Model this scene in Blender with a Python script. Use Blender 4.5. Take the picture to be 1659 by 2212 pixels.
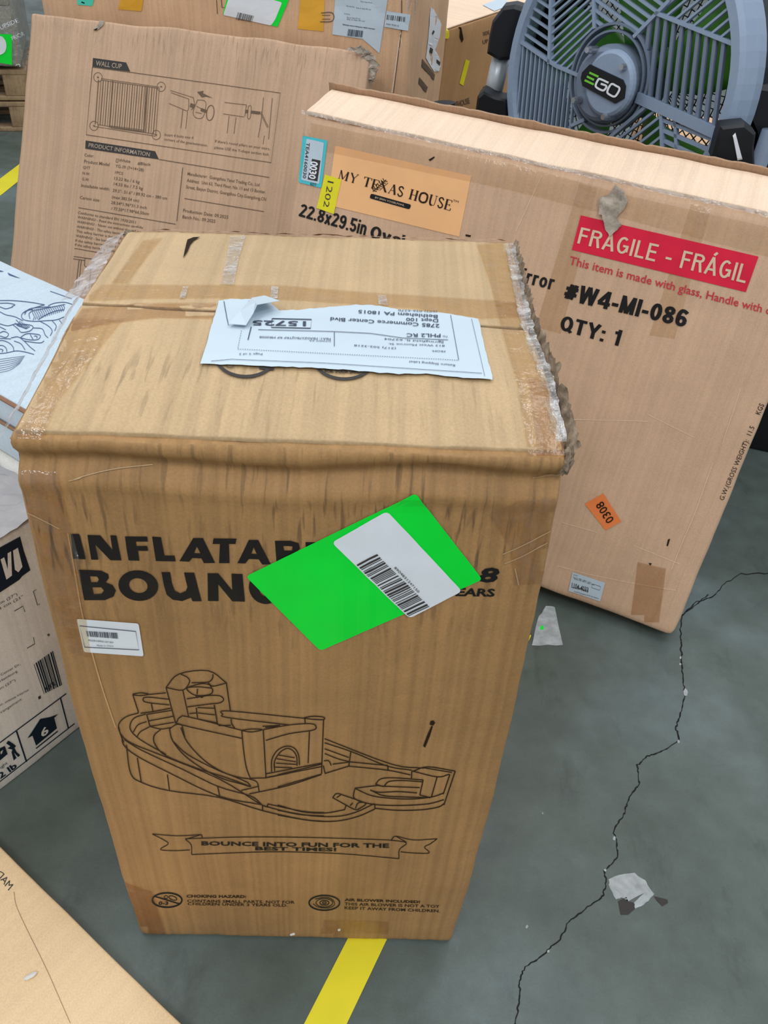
import bpy, bmesh, math, random
import numpy as np
from mathutils import Vector, Matrix, noise
from mathutils.bvhtree import BVHTree
from mathutils.geometry import tessellate_polygon
random.seed(7)
for o in list(bpy.data.objects): bpy.data.objects.remove(o)
scn = bpy.context.scene
COL = scn.collection

# ------------------------------------------------------------------ camera, world, lights, exposure
W, H, F = 1659, 2212, 1750.0
CAM = np.array([0.0, 0.0, 1.25])
ROT = np.array([[0.9969, 0.0782, 0.0], [0.0489, -0.6240, 0.7799], [0.0610, -0.7775, -0.6259]])
cd = bpy.data.cameras.new('camera')
cam = bpy.data.objects.new('camera', cd); COL.objects.link(cam)
cd.sensor_fit = 'VERTICAL'; cd.sensor_height = 36.0; cd.lens = F * 36.0 / H; cd.clip_start = 0.02
q_, _ = np.linalg.qr(ROT); 
cx = ROT[:, 0] / np.linalg.norm(ROT[:, 0]); cz = -ROT[:, 2] / np.linalg.norm(ROT[:, 2]); cy = np.cross(cz, cx)
cam.matrix_world = Matrix(((cx[0], cy[0], cz[0], CAM[0]), (cx[1], cy[1], cz[1], CAM[1]), (cx[2], cy[2], cz[2], CAM[2]), (0, 0, 0, 1)))
scn.camera = cam
world = bpy.data.worlds.new('world'); scn.world = world; world.use_nodes = True
world.node_tree.nodes['Background'].inputs[0].default_value = (0.86, 0.93, 1.0, 1)
world.node_tree.nodes['Background'].inputs[1].default_value = 0.60
def area(name, loc, rot, sx, sy, power, color=(0.93, 0.97, 1.0)):
    l = bpy.data.lights.new(name, 'AREA'); l.shape = 'RECTANGLE'; l.size = sx; l.size_y = sy
    l.energy = power; l.color = color
    o = bpy.data.objects.new(name, l); COL.objects.link(o); o.location = loc; o.rotation_euler = rot
    o['kind'] = 'structure'
    return o
for i, (x, y, p) in enumerate([(-1.6, -2.2, 72), (1.6, -2.2, 72), (-1.6, 1.2, 30), (1.6, 1.2, 30), (-1.6, 4.4, 45), (1.6, 4.4, 45)]):
    area('ceiling_lamp', (x, y, 4.6), (0, 0, 0), 1.0, 1.6, p)
scn.view_settings.view_transform = 'Standard'; scn.view_settings.look = 'None'
scn.view_settings.gamma = 1; scn.view_settings.use_curve_mapping = False
scn.view_settings.exposure = 0.0

# ------------------------------------------------------------------ helpers: rays through measured points
def ray(p):
    v = ROT @ np.array([p[0] - W / 2, p[1] - H / 2, F]); return v / np.linalg.norm(v)
def at_z(p, z): r = ray(p); return CAM + r * (z - CAM[2]) / r[2]
def at_y(p, y): r = ray(p); return CAM + r * (y / r[1])
def at_plane(p, P0, n): r = ray(p); return CAM + r * (((P0 - CAM) @ n) / (r @ n))
def P(ox, oy, s): return lambda *pts: [(ox + x / s, oy + y / s) for x, y in pts]

# ------------------------------------------------------------------ helpers: materials
def nodes_of(name):
    m = bpy.data.materials.new(name); m.use_nodes = True
    nt = m.node_tree; return m, nt, nt.nodes['Principled BSDF']
def N(nt, t, **kw):
    n = nt.nodes.new(t)
    for k, v in kw.items(): setattr(n, k, v)
    return n
def lin(c): return tuple((x / 12.92 if x <= 0.04045 else ((x + 0.055) / 1.055) ** 2.4) for x in (v / 255 for v in c))
def ramp(nt, src, stops):
    r = N(nt, 'ShaderNodeValToRGB'); e = r.color_ramp.elements
    while len(e) < len(stops): e.new(0.5)
    for el, (p, c) in zip(e, stops):
        el.position = p; el.color = (c, c, c, 1) if isinstance(c, (int, float)) else (*c, 1)
    nt.links.new(src, r.inputs[0]); return r.outputs[0]
def mapped(nt, coord, scale):
    mp = N(nt, 'ShaderNodeMapping'); mp.inputs['Scale'].default_value = scale
    nt.links.new(coord, mp.inputs[0]); return mp.outputs[0]
def noise_n(nt, vec, scale, detail=3, rough=0.55):
    n = N(nt, 'ShaderNodeTexNoise'); n.inputs['Scale'].default_value = scale
    n.inputs['Detail'].default_value = detail; n.inputs['Roughness'].default_value = rough
    nt.links.new(vec, n.inputs['Vector']); return n.outputs[0]
def mul(nt, a, b, fac=1.0, mode='MULTIPLY'):
    m = N(nt, 'ShaderNodeMix', data_type='RGBA', blend_type=mode)
    if isinstance(fac, (int, float)): m.inputs[0].default_value = fac
    else: nt.links.new(fac, m.inputs[0])
    for i, s in ((6, a), (7, b)):
        if isinstance(s, tuple): m.inputs[i].default_value = (*s, 1)
        else: nt.links.new(s, m.inputs[i])
    return m.outputs[2]
def mth(nt, op, a, b=None, clamp=False):
    m = N(nt, 'ShaderNodeMath', operation=op); m.use_clamp = clamp
    for i, s in enumerate((a, b)):
        if s is None: continue
        if isinstance(s, (int, float)): m.inputs[i].default_value = s
        else: nt.links.new(s, m.inputs[i])
    return m.outputs[0]

def card(name, col, rough=0.75, flute=0.5, scuff=None, spec=0.25, blotch=0.10, bump=0.25, dirt=0.0):
    """printed corrugated board: paper fibres, flutes along V, blotches, optional band of dark vertical scuffs"""
    m, nt, b = nodes_of(name)
    tc = N(nt, 'ShaderNodeTexCoord'); uv = tc.outputs['UV']; ob = tc.outputs['Object']
    base = lin(col)
    fib = ramp(nt, noise_n(nt, ob, 420, 2, 0.7), [(0.3, 0.90), (0.7, 1.06)])
    blo = ramp(nt, noise_n(nt, ob, 7, 4, 0.6), [(0.3, 1 - blotch), (0.7, 1 + blotch * 0.6)])
    fl = noise_n(nt, mapped(nt, uv, (135, 0.5, 1)), 1.0, 1, 0.5)
    flc = ramp(nt, fl, [(0.35, 1 - 0.13 * flute), (0.6, 1.03)])
    c = mul(nt, base, fib); c = mul(nt, c, blo); c = mul(nt, c, flc)
    c = mul(nt, c, ramp(nt, noise_n(nt, mapped(nt, uv, (22, 0.7, 1)), 1.0, 1, 0.5), [(0.34, 1 - 0.08 * flute), (0.5, 1.0), (0.66, 1 + 0.05 * flute)]))
    if dirt:
        dn = ramp(nt, noise_n(nt, ob, 16, 5, 0.7), [(0.52, 1.0), (0.72, 1 - dirt)])
        c = mul(nt, c, dn)
    if scuff:
        v0, v1, st = scuff
        sep = N(nt, 'ShaderNodeSeparateXYZ'); nt.links.new(uv, sep.inputs[0])
        band = mth(nt, 'SUBTRACT', 1.0, mth(nt, 'DIVIDE', mth(nt, 'ABSOLUTE', mth(nt, 'SUBTRACT', sep.outputs[1], (v0 + v1) / 2)), (v1 - v0) / 2), True)
        s = ramp(nt, noise_n(nt, mapped(nt, uv, (170, 17, 1)), 1.0, 2, 0.5), [(0.56, 0.0), (0.66, 1.0)])
        big = ramp(nt, noise_n(nt, mapped(nt, uv, (5, 5, 1)), 1.0, 1), [(0.38, 0.25), (0.6, 1.0)])
        fac = mth(nt, 'MULTIPLY', mth(nt, 'MULTIPLY', s, band), mth(nt, 'MULTIPLY', big, st))
        c = mul(nt, c, lin((58, 46, 36)), fac, 'MIX')
    nt.links.new(c, b.inputs['Base Color'])
    b.inputs['Roughness'].default_value = rough
    b.inputs['Specular IOR Level'].default_value = spec
    hgt = mth(nt, 'ADD', mth(nt, 'MULTIPLY', fl, 0.6 * flute), mth(nt, 'MULTIPLY', noise_n(nt, ob, 45, 4, 0.6), 0.8))
    bp = N(nt, 'ShaderNodeBump'); bp.inputs['Strength'].default_value = bump; bp.inputs['Distance'].default_value = 0.004
    nt.links.new(hgt, bp.inputs['Height']); nt.links.new(bp.outputs[0], b.inputs['Normal'])
    return m
def plain(name, col, rough=0.6, spec=0.3, metal=0.0, var=0.08, scale=60, bump=0.0, coat=0.0, linear=False):
    m, nt, b = nodes_of(name)
    tc = N(nt, 'ShaderNodeTexCoord')
    v = ramp(nt, noise_n(nt, tc.outputs['Object'], scale, 3), [(0.3, 1 - var), (0.7, 1 + var * 0.5)])
    nt.links.new(mul(nt, col if linear else lin(col), v), b.inputs['Base Color'])
    b.inputs['Roughness'].default_value = rough; b.inputs['Specular IOR Level'].default_value = spec
    b.inputs['Metallic'].default_value = metal; b.inputs['Coat Weight'].default_value = coat
    if bump:
        bp = N(nt, 'ShaderNodeBump'); bp.inputs['Strength'].default_value = bump; bp.inputs['Distance'].default_value = 0.003
        nt.links.new(noise_n(nt, tc.outputs['Object'], scale, 4), bp.inputs['Height']); nt.links.new(bp.outputs[0], b.inputs['Normal'])
    return m
def tape_mat(name, tint, gloss=0.12, rough=0.18, crinkle=0.6, milky=0.08, milk_col=(225, 222, 218)):
    m, nt, b = nodes_of(name); out = nt.nodes['Material Output']
    tc = N(nt, 'ShaderNodeTexCoord'); ob = tc.outputs['Object']
    tr = N(nt, 'ShaderNodeBsdfTransparent'); tr.inputs[0].default_value = (*tint, 1)
    b.inputs['Base Color'].default_value = (*lin(milk_col), 1); b.inputs['Roughness'].default_value = rough
    b.inputs['Specular IOR Level'].default_value = 0.8
    gl = N(nt, 'ShaderNodeBsdfGlossy'); gl.inputs['Roughness'].default_value = rough
    hg = mth(nt, 'ADD', noise_n(nt, ob, 38, 4, 0.6), mth(nt, 'MULTIPLY', noise_n(nt, ob, 160, 3, 0.6), 0.25))
    bp = N(nt, 'ShaderNodeBump'); bp.inputs['Strength'].default_value = crinkle; bp.inputs['Distance'].default_value = 0.006
    nt.links.new(hg, bp.inputs['Height'])
    nt.links.new(bp.outputs[0], gl.inputs['Normal']); nt.links.new(bp.outputs[0], b.inputs['Normal'])
    m1 = N(nt, 'ShaderNodeMixShader'); nt.links.new(ramp(nt, noise_n(nt, ob, 50, 4, 0.65), [(0.45, milky * 0.3), (0.62, milky)]), m1.inputs[0])
    nt.links.new(tr.outputs[0], m1.inputs[1]); nt.links.new(b.outputs[0], m1.inputs[2])
    m2 = N(nt, 'ShaderNodeMixShader'); m2.inputs[0].default_value = gloss
    nt.links.new(m1.outputs[0], m2.inputs[1]); nt.links.new(gl.outputs[0], m2.inputs[2])
    nt.links.new(m2.outputs[0], out.inputs[0]); return m

M = {}
M['main'] = card('kraft_main_shaded', (176, 134, 86), scuff=(0.60, 0.94, 0.8), flute=1.0, blotch=0.12, bump=0.35, rough=0.6, spec=0.3)  # body kraft darkened overall to carry the shade on its front
M['flap'] = card('kraft_flap_lit', (198, 167, 126), scuff=(2.99, 3.14, 0.38), flute=0.7, blotch=0.09, bump=0.35, rough=0.6, spec=0.3)  # same board as the body, kept paler for the brighter light on top
M['mirror'] = card('kraft_mirror', (216, 178, 146), flute=0.35, blotch=0.07, bump=0.22, rough=0.6)
M['pale'] = card('kraft_pale', (242, 212, 184), flute=0.35, blotch=0.05, bump=0.2)
M['inner'] = card('kraft_inner', (178, 142, 112), flute=0.6, blotch=0.08)
M['wall'] = card('kraft_wall', (202, 166, 136), flute=0.6, blotch=0.07, bump=0.2, scuff=(0.84, 1.04, 0.35), rough=0.7)
M['back'] = card('kraft_back', (222, 180, 142), flute=0.5, blotch=0.08)
M['brown'] = card('kraft_brown', (196, 152, 106), flute=0.3, blotch=0.08)
M['panel'] = card('kraft_panel', (240, 208, 164), flute=0.12, blotch=0.04, bump=0.08, rough=0.55)
M['white'] = card('board_white', (198, 212, 222), flute=0.12, blotch=0.04, bump=0.08, rough=0.5, spec=0.4)
M['greywhite'] = card('board_greywhite', (236, 230, 220), flute=0.4, blotch=0.06, bump=0.1, dirt=0.12)
M['edge'] = plain('board_edge', (150, 112, 88), 0.8)
M['ink'] = plain('ink_black', (24, 22, 22), 0.55, 0.3, var=0.15, scale=200)
M['inkline'] = plain('ink_brown', (52, 36, 24), 0.6, 0.2, var=0.25, scale=220)
M['inkfade'] = plain('ink_faded', (112, 92, 74), 0.7, 0.2, var=0.25, scale=300)
M['inkgrey'] = plain('ink_darkgrey', (66, 62, 60), 0.7, 0.2, var=0.12, scale=300)
M['inkpaper'] = plain('ink_on_paper', (66, 74, 90), 0.6, 0.2, var=0.2, scale=300)
M['inkblue'] = plain('ink_blue', (74, 96, 134), 0.6, 0.2, var=0.2, scale=200)
M['navy'] = plain('ink_navy', (16, 34, 50), 0.5, 0.3)
M['kraftprint'] = plain('reversed_print', (228, 200, 168), 0.6, 0.2)
M['greyprint'] = plain('reversed_grey', (176, 156, 136), 0.6, 0.2)
M['red'] = plain('ink_red', (228, 34, 66), 0.6, 0.25, var=0.10, scale=24)
M['redtext'] = plain('ink_red_text', (206, 62, 70), 0.6, 0.25, var=0.12, scale=200)
M['paper'] = plain('label_paper', (198, 212, 222), 0.45, 0.4, var=0.03, scale=20, bump=0.08)
M['paper2'] = plain('label_paper_soft', (234, 238, 242), 0.45, 0.4, var=0.04, scale=30, bump=0.1)
M['green'] = plain('sticker_green', (0.0, 0.84, 0.045), 0.45, 0.3, var=0.05, scale=14, linear=True)
M['cyan'] = plain('sticker_cyan', (76, 200, 208), 0.4, 0.4, var=0.03)
M['teal'] = plain('sticker_teal', (84, 214, 186), 0.4, 0.4, var=0.03)
M['yellow'] = plain('sticker_yellow', (238, 226, 40), 0.45, 0.3, var=0.05)
M['orange'] = plain('sticker_orange', (250, 138, 76), 0.45, 0.3, var=0.05)
M['tan'] = plain('brand_panel_tan', (252, 192, 134), 0.55, 0.3, var=0.05, scale=12)
M['ytape'] = plain('strap_tape_yellow', (232, 170, 46), 0.3, 0.5, var=0.08, scale=20, bump=0.2)
M['patch'] = plain('torn_liner', (178, 164, 148), 0.9, 0.1, var=0.35, scale=70, bump=0.8)
M['dark'] = plain('torn_dark', (52, 38, 28), 0.9, 0.1)
M['fibre'] = plain('shredded_fibre', (150, 132, 112), 0.85, 0.15, var=0.55, scale=95, bump=0.9)
M['tape'] = tape_mat('packing_tape', (0.93, 0.86, 0.74), 0.06, 0.16, 0.5, 0.06)
M['tapeb'] = tape_mat('packing_tape_brown', (0.86, 0.77, 0.66), 0.04, 0.3, 0.3, 0.05)
M['tapel'] = tape_mat('packing_tape_light', (0.95, 0.91, 0.84), 0.05, 0.18, 0.4, 0.05)
M['clear'] = tape_mat('clear_tape', (0.97, 0.96, 0.95), 0.10, 0.15, 0.9, 0.55)
M['fine'] = tape_mat('clear_tape_fine', (0.95, 0.93, 0.90), 0.12, 0.14, 0.9, 0.16)
M['milky'] = tape_mat('bunched_tape', (0.9, 0.88, 0.87), 0.10, 0.25, 0.7, 0.85, (216, 206, 202))
M['wrinkle'] = plain('tape_wrinkle', (196, 164, 126), 0.5, 0.4)
M['creaselight'] = plain('crease_highlight', (206, 164, 112), 0.6, 0.3)  # paler kraft for a painted highlight
M['film'] = tape_mat('stretch_film', (0.84, 0.83, 0.81), 0.16, 0.2, 0.9, 0.35, (196, 194, 188))
M['fgrey'] = plain('fan_grey', (146, 162, 184), 0.38, 0.4, var=0.04, scale=120, bump=0.03)
M['fgrey2'] = plain('fan_grey_dark', (118, 130, 148), 0.5, 0.3, var=0.06, scale=400)
M['black'] = plain('rubber_black', (22, 24, 28), 0.5, 0.35, var=0.1)
M['bladeg'] = plain('blade_green', (96, 176, 62), 0.35, 0.5, var=0.1)
M['lime'] = plain('badge_lime', (120, 214, 60), 0.4, 0.4, var=0.02)
M['pwhite'] = plain('badge_white', (240, 242, 246), 0.4, 0.4, var=0.02)
M['steel'] = plain('bolt_steel', (190, 192, 196), 0.25, 0.5, 0.9)
M['stand'] = plain('stand_tube', (196, 200, 204), 0.35, 0.5, 0.3)
M['wood'] = card('pallet_wood', (168, 140, 108), flute=1.0, blotch=0.2, dirt=0.4)
M['tapefloor'] = plain('floor_tape_yellow', (238, 222, 48), 0.35, 0.45, var=0.07, scale=10, bump=0.25)
M['crack'] = plain('crack_dark', (40, 40, 38), 0.9, 0.1, var=0.3, scale=90)
M['conc'] = plain('patch_concrete', (172, 176, 176), 0.75, 0.3, var=0.30, scale=50, bump=0.4)
M['crumb'] = plain('crumb_white', (226, 222, 212), 0.8, 0.2, var=0.1)

# floor: sealed concrete, grey-green with soft blue/olive patches
m, nt, b = nodes_of('sealed_concrete')
tc = N(nt, 'ShaderNodeTexCoord'); ob = tc.outputs['Object']
c1 = ramp(nt, noise_n(nt, ob, 2.3, 5, 0.55), [(0.30, lin((76, 85, 77))), (0.50, lin((90, 100, 94))), (0.70, lin((110, 123, 124)))])
c2 = ramp(nt, noise_n(nt, ob, 14, 6, 0.65), [(0.35, 0.84), (0.65, 1.08)])
c3 = ramp(nt, noise_n(nt, ob, 300, 2, 0.6), [(0.3, 0.94), (0.7, 1.05)])
c4 = ramp(nt, noise_n(nt, mapped(nt, ob, (9, 3.5, 1)), 1.1, 6, 0.7), [(0.56, 1.0), (0.68, 0.74)])
c = mul(nt, mul(nt, mul(nt, c1, c2), c3), c4)
nt.links.new(c, b.inputs['Base Color'])
nt.links.new(ramp(nt, noise_n(nt, ob, 5, 4), [(0.3, 0.34), (0.7, 0.52)]), b.inputs['Roughness'])
b.inputs['Specular IOR Level'].default_value = 0.45
bp = N(nt, 'ShaderNodeBump'); bp.inputs['Strength'].default_value = 0.15; bp.inputs['Distance'].default_value = 0.003
nt.links.new(noise_n(nt, ob, 60, 5, 0.6), bp.inputs['Height']); nt.links.new(bp.outputs[0], b.inputs['Normal'])
M['floor'] = m

# ------------------------------------------------------------------ helpers: objects
def thing(name, label, cat, loc, group=None):
    o = bpy.data.objects.new(name, None); COL.objects.link(o)
    o.empty_display_size = 0.05
    o.location = Vector([float(v) for v in loc]); o['label'] = label; o['category'] = cat
    if group: o['group'] = group
    return o
def world_loc(o):
    v = Vector(o.location)
    while o.parent: o = o.parent; v += Vector(o.location)
    return v
def link(name, verts, faces, mat, parent=None, uvs=None, label=None, smooth=False, solid=0.0):
    base = world_loc(parent) if parent else Vector((0, 0, 0))
    me = bpy.data.meshes.new(name)
    me.from_pydata([tuple(Vector([float(c) for c in v]) - base) for v in verts], [], faces)
    if uvs is not None:
        uvl = me.uv_layers.new(name='UVMap'); k = 0
        for fuv in uvs:
            for uvp in fuv: uvl.data[k].uv = uvp; k += 1
    if smooth:
        for p in me.polygons: p.use_smooth = True
    me.materials.append(mat); me.update()
    o = bpy.data.objects.new(name, me); COL.objects.link(o)
    if parent: o.parent = parent
    if label: o['label'] = label
    if solid:
        md = o.modifiers.new('solid', 'SOLIDIFY'); md.thickness = solid; md.offset = -1
    return o
def top(o, label, cat, group=None):
    o['label'] = label; o['category'] = cat
    if group: o['group'] = group
    return o
def from_bm(name, bm, mat, parent=None, label=None, smooth=False):
    vs = [v.co.copy() for v in bm.verts]; bm.verts.index_update()
    fs = [[v.index for v in f.verts] for f in bm.faces]
    o = link(name, vs, fs, mat, parent, None, label, smooth); bm.free(); return o

class Surf:
    def __init__(s, verts, faces): s.t = BVHTree.FromPolygons([Vector(v) for v in verts], faces)
    def hit(s, px, off):
        r = Vector(ray(px)); h = s.t.ray_cast(Vector(CAM), r)
        if h[0] is None: return None
        n = h[1]
        if n.dot(r) > 0: n = -n
        return h[0] + n * off
class MultiSurf(Surf):
    def __init__(s, surfs): s.s = surfs
    def hit(s, px, off):
        r = Vector(ray(px)); best = None
        for q in s.s:
            h = q.t.ray_cast(Vector(CAM), r)
            if h[0] is not None and (best is None or h[3] < best[3]): best = h
        if best is None: return None
        n = best[1]
        if n.dot(r) > 0: n = -n
        return best[0] + n * off

def axis(length, res, r):
    n = max(1, int(round((length - 2 * r) / res)))
    return [0, r * .35, r] + [r + (length - 2 * r) * i / n for i in range(1, n)] + [length - r, length - r * .35, length]
def carton(dims, fn, res=0.02, r=0.006, amp=0.0015, freq=9, seed=0, uvoff=(0, 0)):
    """closed rounded box grid; fn maps unit coords (u,v,w) -> world position; amp = crumple depth"""
    ax = [axis(d, res, r) for d in dims]
    L = dims; verts = []; faces = []; uvs = []; idx = {}
    def pos(i, j, k):
        key = (i, j, k)
        if key in idx: return idx[key]
        p = Vector((ax[0][i], ax[1][j], ax[2][k]))
        q = Vector([min(max(p[a], r), L[a] - r) for a in range(3)]); d = p - q
        if d.length > 1e-9: p = q + d.normalized() * r
        u = [p[a] / L[a] for a in range(3)]
        w = Vector(fn(*u))
        if amp:
            s = Vector((seed * 3.1, seed * 1.7, 0))
            w += Vector((noise.noise(w * freq + s), noise.noise(w * freq + s + Vector((9, 0, 0))), noise.noise(w * freq + s + Vector((0, 9, 0))))) * amp
            w += Vector((noise.noise(w * freq * 4 + s), noise.noise(w * freq * 4 + s + Vector((9, 0, 0))), noise.noise(w * freq * 4 + s + Vector((0, 9, 0))))) * amp * .3
        idx[key] = len(verts); verts.append(w); return idx[key]
    n = [len(a) - 1 for a in ax]
    def quad(keys, uvk):
        faces.append([pos(*k) for k in keys]); uvs.append([(uvk(k)[0] + uvoff[0], uvk(k)[1] + uvoff[1]) for k in keys])
    for i in range(n[0]):
        for k in range(n[2]):
            u = lambda q: (ax[0][q[0]], ax[2][q[2]])
            quad([(i, 0, k), (i + 1, 0, k), (i + 1, 0, k + 1), (i, 0, k + 1)], u)
            quad([(i, n[1], k), (i, n[1], k + 1), (i + 1, n[1], k + 1), (i + 1, n[1], k)], u)
    for j in range(n[1]):
        for k in range(n[2]):
            u = lambda q: (5 + ax[1][q[1]], ax[2][q[2]])
            quad([(0, j, k), (0, j, k + 1), (0, j + 1, k + 1), (0, j + 1, k)], u)
            quad([(n[0], j, k), (n[0], j + 1, k), (n[0], j + 1, k + 1), (n[0], j, k + 1)], u)
    for i in range(n[0]):
        for j in range(n[1]):
            u = lambda q: (ax[0][q[0]], 3 + ax[1][q[1]])
            quad([(i, j, n[2]), (i + 1, j, n[2]), (i + 1, j + 1, n[2]), (i, j + 1, n[2])], u)
            quad([(i, j, 0), (i, j + 1, 0), (i + 1, j + 1, 0), (i + 1, j, 0)], u)
    return verts, faces, uvs
def tri(c):
    """trilinear map from 8 corners, order: front(y0) BL BR TR TL, back(y1) BL BR TR TL"""
    c = [Vector([float(v) for v in p]) for p in c]
    def f(u, v, w):
        a = (c[0] * (1 - u) + c[1] * u) * (1 - w) + (c[3] * (1 - u) + c[2] * u) * w
        b_ = (c[4] * (1 - u) + c[5] * u) * (1 - w) + (c[7] * (1 - u) + c[6] * u) * w
        return a * (1 - v) + b_ * v
    return f
def cdims(c):
    c = [Vector([float(v) for v in p]) for p in c]
    return ((c[1] - c[0]).length, (c[4] - c[0]).length, (c[3] - c[0]).length)
def solid_box(name, c, mat, parent=None, res=0.05, r=0.004, amp=0.0, label=None, seed=0, uvoff=(0, 0), smooth=True):
    v, f, uv = carton(cdims(c), tri(c), res, r, amp, 9, seed, uvoff)
    o = link(name, v, f, mat, parent, uv, label, smooth); return o, Surf(v, f)
def obox(name, center, axes, half, mat, parent=None, r=0.003, label=None, res=0.05, amp=0, seed=0):
    c = Vector([float(v) for v in center]); A = [Vector([float(v) for v in a]).normalized() for a in axes]
    def p(a, b_, d): return c + A[0] * half[0] * a + A[1] * half[1] * b_ + A[2] * half[2] * d
    return solid_box(name, [p(-1, -1, -1), p(1, -1, -1), p(1, -1, 1), p(-1, -1, 1), p(-1, 1, -1), p(1, 1, -1), p(1, 1, 1), p(-1, 1, 1)], mat, parent, res, r, amp, label, seed)
def tube_bm(bm, a, b_, r, n=8, r2=None, cap=True):
    a = Vector([float(v) for v in a]); b_ = Vector([float(v) for v in b_]); r2 = r if r2 is None else r2
    d = (b_ - a).normalized(); u = d.orthogonal().normalized(); w = d.cross(u)
    A = [bm.verts.new(a + (u * math.cos(2 * math.pi * i / n) + w * math.sin(2 * math.pi * i / n)) * r) for i in range(n)]
    B = [bm.verts.new(b_ + (u * math.cos(2 * math.pi * i / n) + w * math.sin(2 * math.pi * i / n)) * r2) for i in range(n)]
    for i in range(n): bm.faces.new((A[i], A[(i + 1) % n], B[(i + 1) % n], B[i]))
    if cap: bm.faces.new(A[::-1]); bm.faces.new(B)

# ---- flat print / labels: 2-D shapes laid on a surface
class Deck:
    def __init__(s): s.v = []; s.f = []
    def poly(s, outer, holes=()):
        loops = [list(outer)] + [list(h) for h in holes]
        flat = [p for l in loops for p in l]
        t = tessellate_polygon([[Vector((p[0], p[1], 0)) for p in l] for l in loops])
        k = len(s.v); s.v += flat; s.f += [tuple(k + i for i in q) for q in t]; return s
    def stroke(s, pts, w=2.0, closed=False):
        pts = [np.array(p, float) for p in pts]
        if closed: pts = pts + [pts[0]]
        k = len(s.v); n = len(pts)
        for i, p in enumerate(pts):
            if i == 0: d = pts[1] - p if not closed else pts[1] - pts[-2]
            elif i == n - 1: d = p - pts[-2] if not closed else pts[1] - pts[-2]
            else: d = pts[i + 1] - pts[i - 1]
            d = d / (np.linalg.norm(d) + 1e-9); nn = np.array([-d[1], d[0]]) * w / 2
            s.v += [tuple(p + nn), tuple(p - nn)]
        for i in range(n - 1): s.f.append((k + 2 * i, k + 2 * i + 1, k + 2 * i + 3, k + 2 * i + 2))
        return s
    def lines(s, T, polys, w=2.0):
        for p in polys: s.stroke(smoothp(T(*p)) if len(p) > 2 else T(*p), w)
        return s
    def ellipse(s, c, rx, ry, w=2.0, a0=0, a1=360, rot=0, n=40):
        pts = []
        for i in range(n + 1):
            a = math.radians(a0 + (a1 - a0) * i / n); x, y = rx * math.cos(a), ry * math.sin(a)
            cr, sr = math.cos(math.radians(rot)), math.sin(math.radians(rot))
            pts.append((c[0] + x * cr - y * sr, c[1] + x * sr + y * cr))
        return s.stroke(pts, w)
    def text(s, body, q, bold=0.0, spacing=1.0, shear=0.0, oncurve=None):
        """q: pixel points of baseline-left, baseline-right, top-right, top-left"""
        v, f = text_mesh(body, bold, spacing, shear)
        k = len(s.v); q = [np.array(p, float) for p in q]
        for x, y in v:
            s.v.append(tuple((q[0] * (1 - x) + q[1] * x) * (1 - y) + (q[3] * (1 - x) + q[2] * x) * y))
        s.f += [tuple(k + i for i in t) for t in f]; return s
    def line(s, body, a, b_, h, **kw):
        """text from a to b (baseline, pixels), cap height h to the left-hand 'up' side"""
        a = np.array(a, float); b_ = np.array(b_, float); d = (b_ - a) / np.linalg.norm(b_ - a)
        up = np.array([d[1], -d[0]]) * h
        return s.text(body, (a, b_, b_ + up, a + up), **kw)
    def barcode(s, q, n, seed=1, duty=0.5):
        rnd = random.Random(seed); q = [np.array(p, float) for p in q]
        edges = [0.0]
        for i in range(2 * n): edges.append(edges[-1] + rnd.choice((1, 1, 1.6, 2.4)))
        tot = edges[-1]
        for i in range(0, 2 * n, 2):
            a, b_ = edges[i] / tot, edges[i + 1] / tot
            s.poly([tuple(q[0] * (1 - a) + q[3] * a), tuple(q[1] * (1 - a) + q[2] * a), tuple(q[1] * (1 - b_) + q[2] * b_), tuple(q[0] * (1 - b_) + q[3] * b_)])
        return s
    def put(s, name, surf, mat, parent, off=0.0006, step=14, label=None, smooth=False, keep=True):
        bm = bmesh.new(); vs = [bm.verts.new((x, y, 0)) for x, y in s.v]
        for f in s.f:
            if len(set(f)) < 3: continue
            try: bm.faces.new([vs[i] for i in f])
            except ValueError: pass
        if step:
            xs = [p[0] for p in s.v]; ys = [p[1] for p in s.v]
            for ax_, lo, hi in ((0, min(xs), max(xs)), (1, min(ys), max(ys))):
                t = math.floor(lo / step) * step + step
                while t < hi:
                    no = (1, 0, 0) if ax_ == 0 else (0, 1, 0); co = (t, 0, 0) if ax_ == 0 else (0, t, 0)
                    bmesh.ops.bisect_plane(bm, geom=bm.verts[:] + bm.edges[:] + bm.faces[:], plane_co=co, plane_no=no)
                    t += step
        dead = []
        for v in bm.verts:
            h = surf.hit((v.co.x, v.co.y), off)
            if h is None: dead.append(v)
            else: v.co = h
        if dead: bmesh.ops.delete(bm, geom=dead, context='VERTS')
        cp = Vector(CAM)
        for f in bm.faces:
            f.normal_update()
            if f.normal.dot(f.calc_center_median() - cp) > 0: f.normal_flip()
        return split_pieces(name, bm, mat, parent, label, smooth)
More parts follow.
